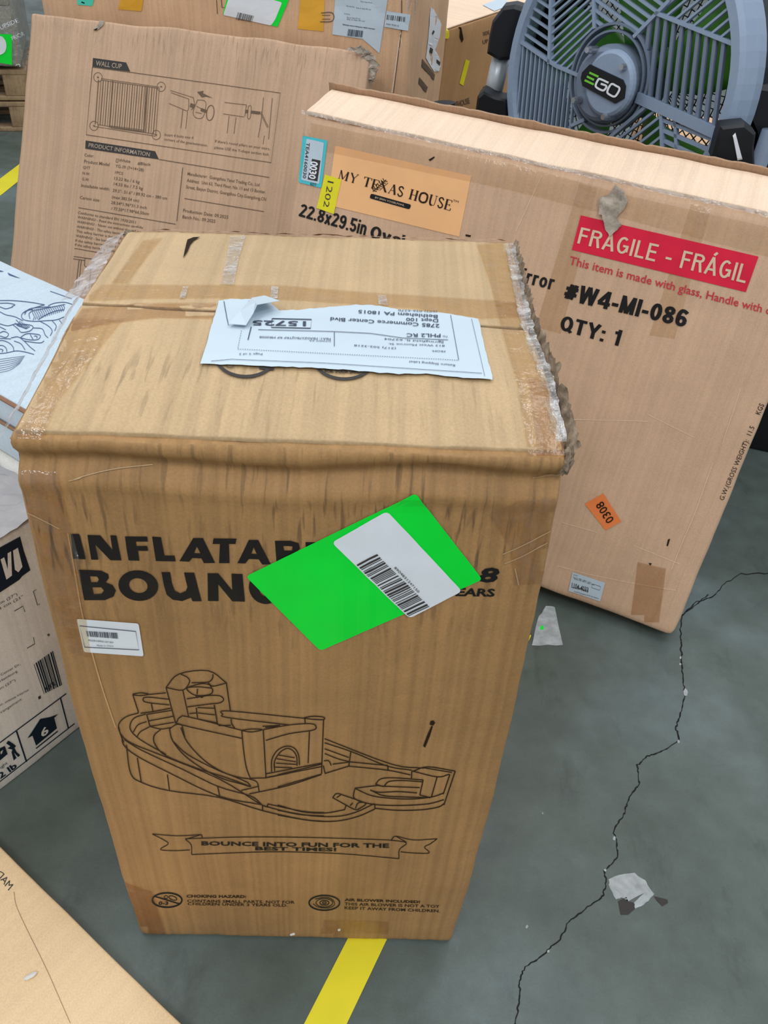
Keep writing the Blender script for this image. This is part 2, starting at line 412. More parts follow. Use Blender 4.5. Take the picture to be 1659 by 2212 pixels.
def split_pieces(name, bm, mat, parent, label, smooth):
    """prints that stand well apart become parts of their own"""
    bm.verts.index_update(); bm.verts.ensure_lookup_table(); nv = len(bm.verts); root = list(range(nv))
    def find(i):
        while root[i] != i: root[i] = root[root[i]]; i = root[i]
        return i
    for e in bm.edges: root[find(e.verts[0].index)] = find(e.verts[1].index)
    r_ = [find(i) for i in range(nv)]; ids = {q: i for i, q in enumerate(dict.fromkeys(r_))}; isl = np.array([ids[q] for q in r_]); k = len(ids)
    if k < 2: return from_bm(name, bm, mat, parent, label, smooth)
    pts = np.array([tuple(v.co) for v in bm.verts]); lo = np.full((k, 3), np.inf); hi = np.full((k, 3), -np.inf)
    np.minimum.at(lo, isl, pts); np.maximum.at(hi, isl, pts); size = (hi - lo).max(axis=1)
    grp = list(range(k))
    def g_(i):
        while grp[i] != i: grp[i] = grp[grp[i]]; i = grp[i]
        return i
    gap = np.maximum(0.0, np.maximum(lo[:, None, :] - hi[None, :, :], lo[None, :, :] - hi[:, None, :]))
    near = np.sqrt((gap ** 2).sum(axis=2)) <= np.maximum(0.019, 0.49 * np.maximum(size[:, None], size[None, :]))
    for a, b_ in zip(*np.nonzero(np.triu(near, 1))): grp[g_(a)] = g_(b_)
    cl = [g_(i) for i in range(k)]; keys = list(dict.fromkeys(cl))
    if len(keys) == 1: return from_bm(name, bm, mat, parent, label, smooth)
    out = None
    for key in keys:
        vi = {}; vs = []; fs = []
        for f in bm.faces:
            if cl[isl[f.verts[0].index]] != key: continue
            fs.append([vi.setdefault(v.index, len(vi)) for v in f.verts])
        for i in vi: vs.append(bm.verts[i].co.copy())
        if not fs: continue
        o = link(name, vs, fs, mat, parent, None, label, smooth); out = out or o
    bm.free(); return out
_tc = {}
def text_mesh(body, bold, spacing, shear):
    key = (body, bold, spacing, shear)
    if key in _tc: return _tc[key]
    cu = bpy.data.curves.new('t', 'FONT'); cu.body = body; cu.offset = bold; cu.space_character = spacing; cu.shear = shear
    cu.resolution_u = 2; cu.fill_mode = 'BOTH'
    o = bpy.data.objects.new('t', cu); me = o.to_mesh()
    v = [(p.co.x, p.co.y) for p in me.vertices]; f = [tuple(p.vertices) for p in me.polygons]
    o.to_mesh_clear(); bpy.data.objects.remove(o); bpy.data.curves.remove(cu)
    x0 = min(p[0] for p in v); x1 = max(p[0] for p in v); cap = 0.73 + bold
    v = [((x - x0) / (x1 - x0), (y + bold) / (cap + bold)) for x, y in v]
    _tc[key] = (v, f); return _tc[key]
def smoothp(pts, k=4):
    """Catmull-Rom through the points"""
    p = [np.array(a, float) for a in pts]; p = [2 * p[0] - p[1]] + p + [2 * p[-1] - p[-2]]; out = []
    for i in range(1, len(p) - 2):
        for j in range(k):
            t = j / k
            out.append(0.5 * ((2 * p[i]) + (-p[i - 1] + p[i + 1]) * t + (2 * p[i - 1] - 5 * p[i] + 4 * p[i + 1] - p[i + 2]) * t * t + (-p[i - 1] + 3 * p[i] - 3 * p[i + 1] + p[i + 2]) * t ** 3))
    out.append(p[-2]); return [tuple(q) for q in out]
def rounded(q, rad, n=4):
    q = [np.array(p, float) for p in q]; out = []
    for i in range(len(q)):
        a, b_, c_ = q[i - 1], q[i], q[(i + 1) % len(q)]
        d1 = (a - b_) / np.linalg.norm(a - b_); d2 = (c_ - b_) / np.linalg.norm(c_ - b_)
        s0, s1 = b_ + d1 * rad, b_ + d2 * rad
        for j in range(n + 1):
            t = j / n; out.append(tuple((1 - t) ** 2 * s0 + 2 * t * (1 - t) * b_ + t * t * s1))
    return out

def arc(cx_, cy_, rx, ry, a0, a1, n=10): return [(cx_ + rx * math.cos(math.radians(a0 + (a1 - a0) * i / n)), cy_ + ry * math.sin(math.radians(a0 + (a1 - a0) * i / n))) for i in range(n + 1)]
def sans_glyph(c, k):
    """(advance, polylines) of a condensed grotesque capital of height 1; k = stroke weight"""
    h = k / 2; w = .52; L, R, B, T_, m_ = h, w - h, h, 1 - h, .5; X = .72
    G = {
     '0': (w, [arc(w / 2, .5, w / 2 - h, .5 - h, 0, 360, 22)]), '1': (.34, [[(.24, 0), (.24, 1)], [(.25, .80), (.02, .76)]]),
     '2': (w, [arc(w / 2, 1 - w / 2, w / 2 - h, w / 2 - h, 170, -20, 12) + [(L, B + .01)], [(0, B), (w, B)]]),
     '3': (w, [arc(w / 2, .74, w / 2 - h, .26 - h, 160, -90, 12), arc(w / 2, .27, w / 2 - h, .27 - h, 90, -165, 12)]),
     '4': (.56, [[(.40, 0), (.40, 1)], [(.40, .96), (.04, .30)], [(0, .27), (.56, .27)]]),
     '5': (w, [[(.48, 1 - h), (.12, 1 - h)], [(.12, 1), (.09, .50)], arc(w / 2, .31, w / 2 - h, .31 - h, 140, -160, 14)]),
     '6': (w, [arc(w / 2, .31, w / 2 - h, .31 - h, 0, 360, 20), smoothp([(L, .33), (L, .62), (.18, .88), (.30, 1 - h), (.46, .80)])]),
     '8': (w, [arc(w / 2, .74, w / 2 - h - .01, .26 - h, 0, 360, 18), arc(w / 2, .27, w / 2 - h, .27 - h, 0, 360, 18)]),
     '9': (w, [arc(w / 2, .69, w / 2 - h, .31 - h, 0, 360, 20), smoothp([(R, .67), (R, .38), (.34, .12), (.22, h), (.06, .20)])]),
     '#': (.58, [[(.14, .08), (.26, .92)], [(.34, .08), (.46, .92)], [(.02, .66), (.58, .66)], [(0, .34), (.56, .34)]]), '-': (.30, [[(0, .36), (.30, .36)]]), ':': (k, [[(h, 0), (h, k)], [(h, .52), (h, .52 + k)]]), '.': (k, [[(h, 0), (h, k)]]),
     'W': (.84, [[(h * .8, 1), (.22, 0)], [(.22, 0), (.42, 1)], [(.42, 1), (.62, 0)], [(.62, 0), (.84 - h * .8, 1)]]), 'M': (.68, [[(L, 0), (L, 1)], [(L, .98), (.34, .02)], [(.34, .02), (.68 - h, .98)], [(.68 - h, 0), (.68 - h, 1)]]),
     'I': (k, [[(h, 0), (h, 1)]]), 'Q': (.60, [arc(.3, .5, .3 - h, .5 - h, 0, 360, 22), [(.34, .24), (.58, .0)]]), 'T': (.54, [[(.27, 0), (.27, 1)], [(0, T_), (.54, T_)]]), 'Y': (.58, [[(.29, 0), (.29, .44)], [(.29, .42), (h * .6, 1)], [(.29, .42), (.58 - h * .6, 1)]]),
     'F': (.46, [[(L, 0), (L, 1)], [(0, T_), (.46, T_)], [(0, .53), (.42, .53)]]), 'R': (.54, [[(L, 0), (L, 1)], [(0, T_), (.30, T_)] + arc(.30, .76, .24 - h, .24 - h, 90, -90, 8) + [(0, .52 + h)], [(.34, .54), (.54 - h, 0)]]), 'A': (.58, [[(h * .7, 0), (.29, 1)], [(.29, 1), (.58 - h * .7, 0)], [(.12, .30), (.46, .30)]]),
     'Á': (.58, [[(h * .7, 0), (.29, 1)], [(.29, 1), (.58 - h * .7, 0)], [(.12, .30), (.46, .30)], [(.27, 1.10), (.40, 1.28)]]),
     'G': (.58, [arc(.29, .5, .29 - h, .5 - h, 50, 335, 18), [(.58 - h, .14), (.58 - h, .48)], [(.30, .48 - h * .2), (.58, .48 - h * .2)]]), 'L': (.46, [[(L, 0), (L, 1)], [(0, B), (.46, B)]]), 'E': (.48, [[(L, 0), (L, 1)], [(0, T_), (.48, T_)], [(0, .53), (.44, .53)], [(0, B), (.48, B)]]),
     'i': (k, [[(h, 0), (h, X)], [(h, .84), (h, 1)]]), 'n': (.46, [[(L, 0), (L, X)], smoothp([(L, .50), (.15, X - h), (.30, X - h), (.46 - h, .52)]) + [(.46 - h, 0)]]), 'r': (.32, [[(L, 0), (L, X)], smoothp([(L, .46), (.14, .62), (.32, X - h)])]), 'o': (.48, [arc(.24, X / 2, .24 - h, X / 2 - h, 0, 360, 18)]), 'x': (.44, [[(h * .6, 0), (.44 - h * .6, X)], [(h * .6, X), (.44 - h * .6, 0)]]),
     'O': (.60, [arc(.3, .5, .3 - h, .5 - h, 0, 360, 22)]), 'v': (.46, [[(h * .6, X), (.23, 0)], [(.23, 0), (.46 - h * .6, X)]]), 'a': (.46, [arc(.22, .22, .22 - h, .22 - h, 0, 360, 14), [(.46 - h, 0), (.46 - h, .50)], smoothp([(.46 - h, .48), (.38, X - h), (.2, X - h), (.08, .52)])]),
     'l': (k, [[(h, 0), (h, 1)]]), 'd': (.48, [arc(.24, X / 2, .24 - h, X / 2 - h, 0, 360, 18), [(.48 - h, 0), (.48 - h, 1)]]), ' ': (.24, [])}
    return G[c]
def sans(d, body, q, k=.17, gap=.09):
    """bold sans lettering built from strokes, fitted to the pixel quad q"""
    q = [np.array(p, float) for p in q]; adv = [sans_glyph(c_, k)[0] for c_ in body]
    tot = sum(adv) + gap * (len(adv) - 1); x = 0
    for c_, a_ in zip(body, adv):
        for pl_ in sans_glyph(c_, k)[1]:
            t = Deck().stroke(pl_, k) if True else None
            kk = len(d.v)
            for vx, vy in t.v:
                u = (x + vx) / tot; d.v.append(tuple((q[0] * (1 - u) + q[1] * u) * (1 - vy) + (q[3] * (1 - u) + q[2] * u) * vy))
            d.f += [tuple(kk + i for i in f_) for f_ in t.f]
        x += a_ + gap
    return d
def crumple(name, path, width, mat, parent, amp=0.006, n=60, m=6, seed=0, label=None, rag=1.0):
    """ragged ribbon along a 3-D path; width: vector or function(t) giving the across vector"""
    pts = [Vector(p) for p in path]; ln = [0]
    for i in range(1, len(pts)): ln.append(ln[-1] + (pts[i] - pts[i - 1]).length)
    def at(t):
        d = t * ln[-1]
        for i in range(1, len(pts)):
            if d <= ln[i] + 1e-9: return pts[i - 1].lerp(pts[i], (d - ln[i - 1]) / (ln[i] - ln[i - 1]))
        return pts[-1]
    rnd = random.Random(seed); vs = []; fs = []
    for i in range(n + 1):
        t = i / n; c = at(t); w = Vector(width(t)) if callable(width) else Vector(width)
        e0 = rnd.uniform(-.25, .1) * rag; e1 = rnd.uniform(-.1, .3) * rag
        for j in range(m + 1):
            s = j / m; s2 = s * (1 + e1 - e0) + e0 if 0 < j < m else (e0 if j == 0 else 1 + e1)
            p = c + w * (s2 - 0.5)
            nz = Vector((noise.noise(p * 90 + Vector((seed, 0, 0))), noise.noise(p * 90 + Vector((0, seed, 7))), noise.noise(p * 90 + Vector((5, 3, seed)))))
            vs.append(p + nz * amp * 2)
    for i in range(n):
        for j in range(m):
            a = i * (m + 1) + j; fs.append((a, a + 1, a + m + 2, a + m + 1))
    return link(name, vs, fs, mat, parent, None, label)

# ------------------------------------------------------------------ structure: floor
fl = link('floor', [(-9, -4, 0), (9, -4, 0), (9, 14, 0), (-9, 14, 0), ],
          [(0, 1, 2, 3)], M['floor'])
fl['kind'] = 'structure'
FS = Surf([(-9, -4, 0), (9, -4, 0), (9, 14, 0), (-9, 14, 0)], [(0, 1, 2, 3)])
# cracks, measured along the slab
def jag(pts, seed, k=7, a=2.2):
    rnd = random.Random(seed); out = []
    for i in range(len(pts) - 1):
        for j in range(k):
            t = j / k; out.append((pts[i][0] * (1 - t) + pts[i + 1][0] * t + rnd.uniform(-a, a), pts[i][1] * (1 - t) + pts[i + 1][1] * t + rnd.uniform(-a, a)))
    return out + [pts[-1]]
T = P(1100, 1400, 2.7245)
ck = T((1015, -40), (1010, 60), (1020, 170), (1035, 280), (1000, 400), (980, 470), (1000, 550), (900, 605), (810, 640), (755, 690), (765, 800), (700, 890), (675, 980), (615, 1070), (635, 1170), (632, 1240), (560, 1310), (572, 1400), (545, 1470), (450, 1535), (350, 1610), (300, 1710), (215, 1795), (90, 1880), (62, 1960), (58, 2070), (35, 2230))
d = Deck()
jp = jag(ck, 3); rw = random.Random(5)
for a, b_ in zip(jp[:-1], jp[1:]): d.stroke([a, b_], rw.uniform(1.6, 3.8))
for cp_ in ([(1472, 1385), (1470, 1360), (1473, 1330), (1505, 1300), (1540, 1290), (1565, 1262), (1600, 1240), (1665, 1238)], [(1473, 1330), (1500, 1310), (1530, 1284)]):
    jp = jag(cp_, 9, 5, 1.6)
    for a, b_ in zip(jp[:-1], jp[1:]): d.stroke([a, b_], rw.uniform(1.4, 3.0))
o = d.put('crack', FS, M['crack'], fl, 0.0004, 0)
d = Deck()
for (x, y, r_) in ((1470, 1421, 2.4), (1469, 1435, 2.6), (1481, 1496, 6), (1466, 1602, 3), (1327, 1811, 4), (1307, 1880, 3), (1184, 2055, 3), (1172, 1757, 2), (1138, 2002, 3)):
    d.poly([(x + r_ * math.cos(a) * rw.uniform(.6, 1.2), y + r_ * 1.3 * math.sin(a) * rw.uniform(.6, 1.2)) for a in [i * math.pi / 3.5 for i in range(7)]])
o = d.put('chipped_speck', FS, M['conc'], fl, 0.0006, 0)
d = Deck().poly(jag(T((585, 1365), (640, 1335), (740, 1325), (800, 1370), (850, 1450), (830, 1475), (790, 1510), (740, 1535), (735, 1500), (790, 1445), (700, 1490), (660, 1470), (630, 1480), (590, 1410), (585, 1365)), 4, 3, 1.2))
d.put('worn_patch', FS, M['conc'], fl, 0.0005, 0, label='pale scraped patch beside the crack')
d = Deck().poly(T((640, 1490), (690, 1465), (700, 1490), (735, 1500), (740, 1535), (700, 1570), (655, 1570))).poly(T((850, 1460), (930, 1480), (935, 1500), (900, 1520), (870, 1490)))
d.put('dark_stain', FS, M['inkgrey'], fl, 0.0005, 0)
d = Deck().poly(jag([(1180, 1308), (1198, 1312), (1217, 1394), (1150, 1394), (1160, 1340), (1180, 1308)], 8, 4, 1.2))
d.put('worn_patch', FS, M['conc'], fl, 0.0005, 0, label='pale worn rectangle between the boxes')
d = Deck().poly([(1168, 1352), (1174, 1352), (1175, 1360), (1166, 1361)]); d.put('paint_fleck', FS, M['green'], fl, 0.0008, 0)
for pts in ([(815, 2050 + 40), (870, 2130), (920, 2160)], [(1245, 1590), (1300, 1620), (1370, 1645)], [(1420, 1660), (1440, 1700)], [(1415, 1820), (1405, 1880)], [(1415, 2010), (1462, 2070)]):
    pass
# yellow floor tapes
tA = [at_z((742, 2046), 0), at_z((828, 2046), 0), at_z((655, 2212), 0), at_z((762, 2212), 0)]
dl = (tA[0] - tA[2]) / np.linalg.norm(tA[0] - tA[2])
far = at_z((1187, 1290), 0); base = (tA[0] + tA[1]) / 2
dv = (far - tA[1]) / np.linalg.norm(far - tA[1]); nn = np.array([dv[1], -dv[0], 0]); wd = 0.5 * abs((tA[1] - tA[0]) @ nn)
def floor_tape(a, b_, wd, label):
    n_ = 24; d_ = (b_ - a); nn_ = np.array([d_[1], -d_[0], 0]) / np.linalg.norm(d_); vs = []; fs = []
    for i in range(n_ + 1):
        for k, s in enumerate((-1, -.35, .35, 1)):
            p = a + d_ * i / n_ + nn_ * wd * s; vs.append((p[0], p[1], 0.0012 + 0.0006 * abs(noise.noise(Vector(p) * 14))))
    for i in range(n_):
        for k in range(3): a_ = i * 4 + k; fs.append((a_, a_ + 1, a_ + 5, a_ + 4))
    o_ = link('floor_tape', vs, fs, M['tapefloor']); return top(o_, label, 'tape')
floor_tape(base - dv * 0.6, base + dv * 0.72, wd, 'yellow adhesive floor marking tape running under the bounce box')
a0 = (at_z((0, 395), 0) + at_z((0, 415), 0)) / 2; a1 = (at_z((32, 372), 0) + at_z((32, 388), 0)) / 2
dd = (a1 - a0) / np.linalg.norm(a1 - a0)
floor_tape(a0 - dd * 0.8, a1 + dd * 0.8, 0.045, 'yellow floor tape in the distance beside the wooden pallet')

# ------------------------------------------------------------------ main box
rows = [((6, 950), (1236, 1003), .868), ((40, 890), (1216, 925), .880), ((95, 790), (1200, 838), .888), ((165, 655), (1150, 712), .886), ((270, 492), (1106, 518), .872)]
RW = [(Vector(at_z(a, z)), Vector(at_z(b_, z))) for a, b_, z in rows]
ys = [(l.y + r_.y) / 2 for l, r_ in RW]; kn = [(y - ys[0]) / (ys[-1] - ys[0]) for y in ys]
VS = kn[3]
def interp(v, side):
    v = min(max(v, 0), 1)
    for i in range(1, 5):
        if v <= kn[i] + 1e-9:
            t = (v - kn[i - 1]) / (kn[i] - kn[i - 1])
            return RW[i - 1][side].lerp(RW[i][side], t)
def TOP(u, v):
    p = (interp(v - .04, 0) + interp(v, 0) + interp(v + .04, 0)) / 3
    q = (interp(v - .04, 1) + interp(v, 1) + interp(v + .04, 1)) / 3
    r_ = p.lerp(q, u); r_.z += 0.006 * math.sin(math.pi * u) * math.sin(math.pi * min(v / VS, 1)); return r_
BL, BR = Vector(at_z((303, 2022), 0)), Vector(at_z((978, 2037), 0))
DL = Vector((-0.03, 0.47, 0)); BBL, BBR = BL + DL, BR + Vector((-0.012, .49, 0))
def MAIN(u, v, w):
    t = TOP(u, v); t = Vector((t.x, t.y, t.z))
    b_ = (BL.lerp(BR, u)).lerp(BBL.lerp(BBR, u), v)
    p = b_.lerp(t, w)
    p.x += (2 * u - 1) * .0088 * math.sin(math.pi * w) ** .8
    if v < .05:   # the rolled lip and the fold below it on the front
        k = (1 - v / .05); nz = 0.5 + 0.5 * noise.noise(Vector((u * 7, 0, 1)))
        zz = p.z
        zz += .010 * noise.noise(Vector((u * 3.3, 5, 1))); p.y += k * (0.013 * math.exp(-((zz - .842) / .009) ** 2) * (0.45 + nz) - 0.004 * math.exp(-((zz - .822) / .008) ** 2) * (nz + .3)); p.y -= k * .003 * math.exp(-((zz - .862) / .009) ** 2)
        p.y += k * 0.004 * math.sin(math.pi * u) * math.sin(math.pi * w) * -1
        p.y += k * 0.0010 * noise.noise(Vector((u * 60, w * 3, 4))) 
    g = math.exp(-((v - VS) / .018) ** 2) * max(0, (w - .96) / .04); p.z -= 0.022 * g
    ins = max(0, min(1, (w - .985) / .01)) * min(1, min(u, 1 - u) / .03) * min(1, min(v, 1 - v) / .03); p.z -= 0.005 * ins
    return p
box = thing('cardboard_box', 'tall kraft bounce house box standing in front with green sticker', 'box', ((BL + BBR) / 2).to_tuple())
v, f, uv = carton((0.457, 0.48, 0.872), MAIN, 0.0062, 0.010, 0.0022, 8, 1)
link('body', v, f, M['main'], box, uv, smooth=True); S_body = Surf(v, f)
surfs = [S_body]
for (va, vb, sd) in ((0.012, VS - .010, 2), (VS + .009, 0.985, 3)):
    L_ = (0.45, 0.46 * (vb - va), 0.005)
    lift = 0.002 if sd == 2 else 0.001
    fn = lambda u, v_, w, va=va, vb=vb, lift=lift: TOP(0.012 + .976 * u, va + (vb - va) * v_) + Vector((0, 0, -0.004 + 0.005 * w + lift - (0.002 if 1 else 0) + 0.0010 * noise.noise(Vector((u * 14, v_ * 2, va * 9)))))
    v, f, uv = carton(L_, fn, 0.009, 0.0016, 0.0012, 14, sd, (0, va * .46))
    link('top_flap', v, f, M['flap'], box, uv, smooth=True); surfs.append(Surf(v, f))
SM = MultiSurf(surfs); SF = S_body
sv = [TOP(i / 40, j / 60) + Vector((0, 0, .0016)) for j in range(61) for i in range(41)]
ST = Surf(sv, [(j * 41 + i, j * 41 + i + 1, j * 41 + i + 42, j * 41 + i + 41) for j in range(60) for i in range(40)])
# tapes
def tape(poly, surf, mat, parent, off=0.0007, name='packing_tape', step=16, label=None):
    return Deck().poly(poly).put(name, surf, M[mat], parent, off, step, label, smooth=True)
tape([(176, 652), (222, 616), (600, 617), (800, 633), (1112, 653), (1136, 686), (1040, 690), (900, 668), (640, 650), (470, 645), (300, 647)], SM, 'tape', box, 0.0012)
tape([(178, 668), (300, 656), (468, 656), (462, 690), (340, 688), (240, 700), (140, 720)], SM, 'tapeb', box, 0.0012)
tape([(240, 614), (310, 520), (352, 515), (300, 580), (275, 614)], SM, 'tape', box, 0.0016)
tape([(160, 690), (270, 690), (205, 770), (125, 870), (90, 950), (12, 945), (48, 885), (98, 792)], SM, 'tape', box, 0.0016)
tape([(1030, 530), (1105, 524), (1130, 640), (1150, 712), (1170, 760), (1215, 905), (1228, 985), (1140, 985), (1120, 850), (1085, 720), (1060, 620)], SM, 'tape', box, 0.0018)
tape([(1140, 820), (1180, 820), (1212, 930), (1222, 985), (1160, 985)], SM, 'tapeb', box, 0.0024)
tape([(500, 496), (535, 498), (516, 560), (505, 618), (476, 616), (490, 560)], SM, 'clear', box, 0.0016)
tape([(395, 622), (408, 622), (400, 648), (388, 648)], SM, 'clear', box, 0.002)
tape([(586, 622), (602, 622), (600, 648), (584, 648)], SM, 'clear', box, 0.002)
tape([(815, 640), (834, 641), (838, 663), (818, 661)], SM, 'clear', box, 0.002)
tape([(44, 1015), (125, 1020), (170, 1200), (198, 1420), (150, 1410), (100, 1250)], SF, 'tape', box, 0.0014)
tape([(1055, 1110), (1120, 1080), (1200, 1075), (1192, 1165), (1168, 1260), (1110, 1262), (1100, 1180)], SF, 'tape', box, 0.0014)
tape([(700, 1985), (840, 1990), (838, 2032), (690, 2030)], SF, 'tape', box, 0.0014)
tape([(270, 1905), (330, 1925), (360, 2020), (310, 2018)], SF, 'tapeb', box, 0.0014)
# light wrinkles of the tape on the front
d = Deck()
for pts in ([(1085, 1195), (1120, 1180), (1160, 1160), (1195, 1140)], [(1090, 1215), (1130, 1198), (1190, 1165)], [(1120, 1262), (1112, 1225)], [(60, 1105), (95, 1122), (130, 1140)], [(1150, 1030), (1190, 1022), (1222, 1030)], [(150, 1038), (240, 1015), (330, 1004)], [(1030, 1950), (1046, 2000)], [(1060, 1940), (1052, 1990)]):
    d.stroke(smoothp(pts), 1.7)
d.put('tape_wrinkle', SF, M['wrinkle'], box, 0.0018, 20)
Deck().stroke(smoothp([(147, 1151), (163, 1240), (179, 1330), (207, 1437), (226, 1500), (250, 1570)]), 3.0).put('crease', SF, M['creaselight'], box, 0.0008, 20)  # pale stroke paints the highlight along the crease at the tape edge
# title letters, traced outlines
T = P(0, 1000, 2.5136)
d = Deck()
d.poly(T((385, 382), (430, 382), (438, 400), (466, 520), (398, 517)))
d.poly(T((475, 388), (545, 390), (612, 470), (600, 390), (632, 391), (660, 526), (600, 525), (518, 440), (535, 522), (496, 522), (483, 440)))
d.poly(T((680, 396), (800, 397), (804, 424), (738, 424), (742, 448), (800, 448), (806, 474), (750, 474), (758, 528), (700, 526), (688, 460)))
d.poly(T((827, 397), (874, 400), (893, 500), (948, 500), (955, 531), (848, 530)))
d.poly(T((975, 530), (1050, 405), (1102, 405), (1168, 540), (1108, 541), (1095, 515), (1045, 513), (1028, 533)), [T((1055, 487), (1090, 488), (1070, 450))])
d.poly(T((1160, 407), (1285, 408), (1280, 437), (1243, 437), (1247, 541), (1190, 541), (1195, 437), (1155, 437)))
d.poly(T((1290, 541), (1352, 415), (1402, 415), (1470, 546), (1425, 549), (1405, 520), (1352, 518), (1332, 543)), [T((1365, 490), (1395, 492), (1378, 455))])
d.poly([(594, 1167), (628, 1167), (645, 1172), (648, 1184), (640, 1192), (652, 1200), (650, 1216), (632, 1222), (598, 1221)], [[(612, 1178), (632, 1179), (631, 1188), (614, 1188)]])
d.poly([(660, 1170), (685, 1170), (688, 1222), (664, 1222)])
d.poly(T((428, 577), (480, 578), (550, 582), (588, 600), (592, 622), (575, 645), (612, 660), (630, 690), (618, 722), (570, 742), (458, 742), (442, 660)), [T((490, 612), (528, 614), (538, 630), (530, 644), (496, 645)), T((502, 672), (550, 672), (566, 690), (552, 707), (510, 710))])
oc = T((752, 663))[0]
E_ = lambda rx, ry, n=28: [(oc[0] + rx * math.cos(2 * math.pi * i / n), oc[1] + ry * math.sin(2 * math.pi * i / n) + 2 * math.cos(2 * math.pi * i / n)) for i in range(n)]
d.poly(E_(43, 33), [E_(20, 16)])
d.poly(T((877, 590), (925, 590), (935, 650), (950, 690), (980, 705), (1010, 692), (1018, 670), (1008, 630), (1000, 592), (1055, 593), (1070, 650), (1096, 748), (1046, 748), (1038, 728), (990, 747), (940, 740), (905, 712), (890, 660)))
d.poly(T((1128, 596), (1185, 596), (1262, 690), (1258, 598), (1316, 600), (1330, 750), (1262, 748), (1185, 655), (1187, 747), (1130, 746)))
oc = T((1440, 675))[0]; d.poly(E_(35, 35), [E_(14, 18)])
d.put('printed_title', SF, M['ink'], box, 0.0008, 22)
Deck().text('3-8', [(965, 1254), (1081, 1258), (1078, 1224), (965, 1220)], bold=0.035, shear=0.25).text('YEARS', [(962, 1286), (1072, 1288), (1068, 1270), (965, 1267)], bold=0.03, shear=0.2).put('printed_age', SF, M['ink'], box, 0.0008, 22)
# drawing of the slide
d = Deck(); T = P(220, 1400, 3.456)
A = [[(480, 290), (575, 190), (795, 165), (930, 255)], [(480, 290), (605, 310), (655, 250), (640, 215), (590, 190)], [(605, 310), (650, 515)], [(480, 290), (552, 560)],
     [(930, 255), (960, 465)], [(830, 190), (825, 225), (790, 250), (670, 255)], [(795, 255), (830, 280), (925, 258)], [(640, 290), (720, 285), (790, 292), (825, 300), (820, 335), (760, 350), (690, 345), (640, 310), (640, 290)],
     [(650, 285), (740, 262), (800, 268), (820, 290)], [(715, 300), (712, 340)], [(635, 375), (700, 365), (800, 350), (880, 352), (910, 380), (880, 405), (790, 415), (640, 435)], [(700, 345), (715, 365), (730, 350), (745, 365), (765, 350)],
     [(705, 440), (715, 520)], [(840, 420), (865, 570)], [(715, 440), (840, 445)], [(718, 480), (845, 495)], [(655, 485), (710, 480)], [(720, 525), (860, 555)],
     [(230, 340), (290, 330), (350, 340), (290, 350), (230, 345)], [(232, 345), (275, 478)], [(352, 342), (480, 330)], [(500, 378), (340, 362), (308, 380), (340, 402), (505, 420)], [(370, 412), (382, 470)], [(290, 482), (380, 470), (515, 445)],
     [(335, 490), (360, 580)], [(340, 490), (525, 460)], [(350, 540), (535, 505)], [(360, 580), (540, 550)], [(355, 580), (440, 600), (515, 590)],
     [(275, 480), (180, 510), (125, 570), (150, 650), (230, 710), (430, 790), (870, 970), (1200, 1170), (1240, 1160)], [(330, 488), (240, 520), (210, 585), (240, 640), (320, 700), (480, 790)], [(335, 545), (270, 570), (235, 625)], [(355, 585), (290, 620), (262, 660)],
     [(150, 655), (165, 720), (260, 800), (490, 920), (870, 1100), (1190, 1165)], [(125, 580), (140, 640), (165, 700)], [(170, 680), (300, 760), (600, 900), (870, 1030), (1110, 1100), (1190, 1160)], [(185, 720), (215, 930), (300, 1000), (500, 1060), (870, 1110), (1200, 1210), (1500, 1275), (1659, 1290)],
     [(265, 815), (295, 1000)], [(490, 940), (505, 1055)], [(865, 1030), (880, 1100)], [(1200, 1170), (1200, 1210)], [(440, 605), (390, 650), (400, 720), (480, 800), (700, 890), (920, 960), (1110, 1030)],
     [(505, 600), (560, 565), (610, 575)], [(505, 600), (530, 690), (620, 800), (760, 900), (900, 970), (1040, 1010), (1110, 1030), (1090, 1000)], [(590, 590), (640, 700), (760, 830), (900, 920), (1020, 960), (1110, 975), (1160, 1000), (1175, 1065)], [(600, 580), (620, 660)],
     [(530, 690), (640, 790), (850, 900), (1000, 960), (1090, 1000)], [(1040, 1060), (1165, 1030)], [(1100, 1085), (1175, 1070), (1400, 1020), (1640, 940)],
     [(1045, 610), (650, 510), (590, 510), (565, 540), (600, 570), (1045, 670)], [(1045, 610), (1120, 600), (1200, 605), (1120, 622), (1045, 612)], [(1045, 615), (1060, 770), (1080, 890), (1110, 970)], [(1205, 605), (1225, 960)], [(1110, 968), (1225, 965)],
     [(1510, 520), (940, 465), (905, 490), (940, 515), (1400, 570)], [(965, 525), (970, 560), (995, 598)], [(1205, 605), (1400, 570), (1560, 560), (1600, 585), (1570, 610), (1400, 635), (1225, 685)], [(1200, 580), (1330, 572)], [(1220, 590), (1320, 578)],
     [(1510, 515), (1580, 505), (1655, 512), (1655, 530), (1580, 528), (1510, 520)], [(1515, 520), (1518, 555)], [(1655, 530), (1640, 935)], [(1550, 620), (1540, 855)], [(1225, 935), (1640, 855)], [(1240, 960), (1645, 880)], [(1225, 965), (1400, 930)],
     [(1268, 920), (1270, 830), (1310, 760), (1380, 728), (1440, 745), (1470, 800), (1475, 870)], [(1290, 915), (1290, 840), (1330, 775), (1385, 745), (1430, 765), (1455, 810), (1458, 875)], [(1320, 795), (1440, 815)], [(1305, 822), (1450, 845)], [(1300, 855), (1452, 865)], [(1295, 885), (1420, 890)],
     [(870, 575), (965, 572)], [(1240, 1160), (1500, 1215), (1659, 1225)], [(1200, 1172), (1450, 1235), (1659, 1250)]]
d.lines(T, A, 2.3)
T = P(600, 1450, 3.456)
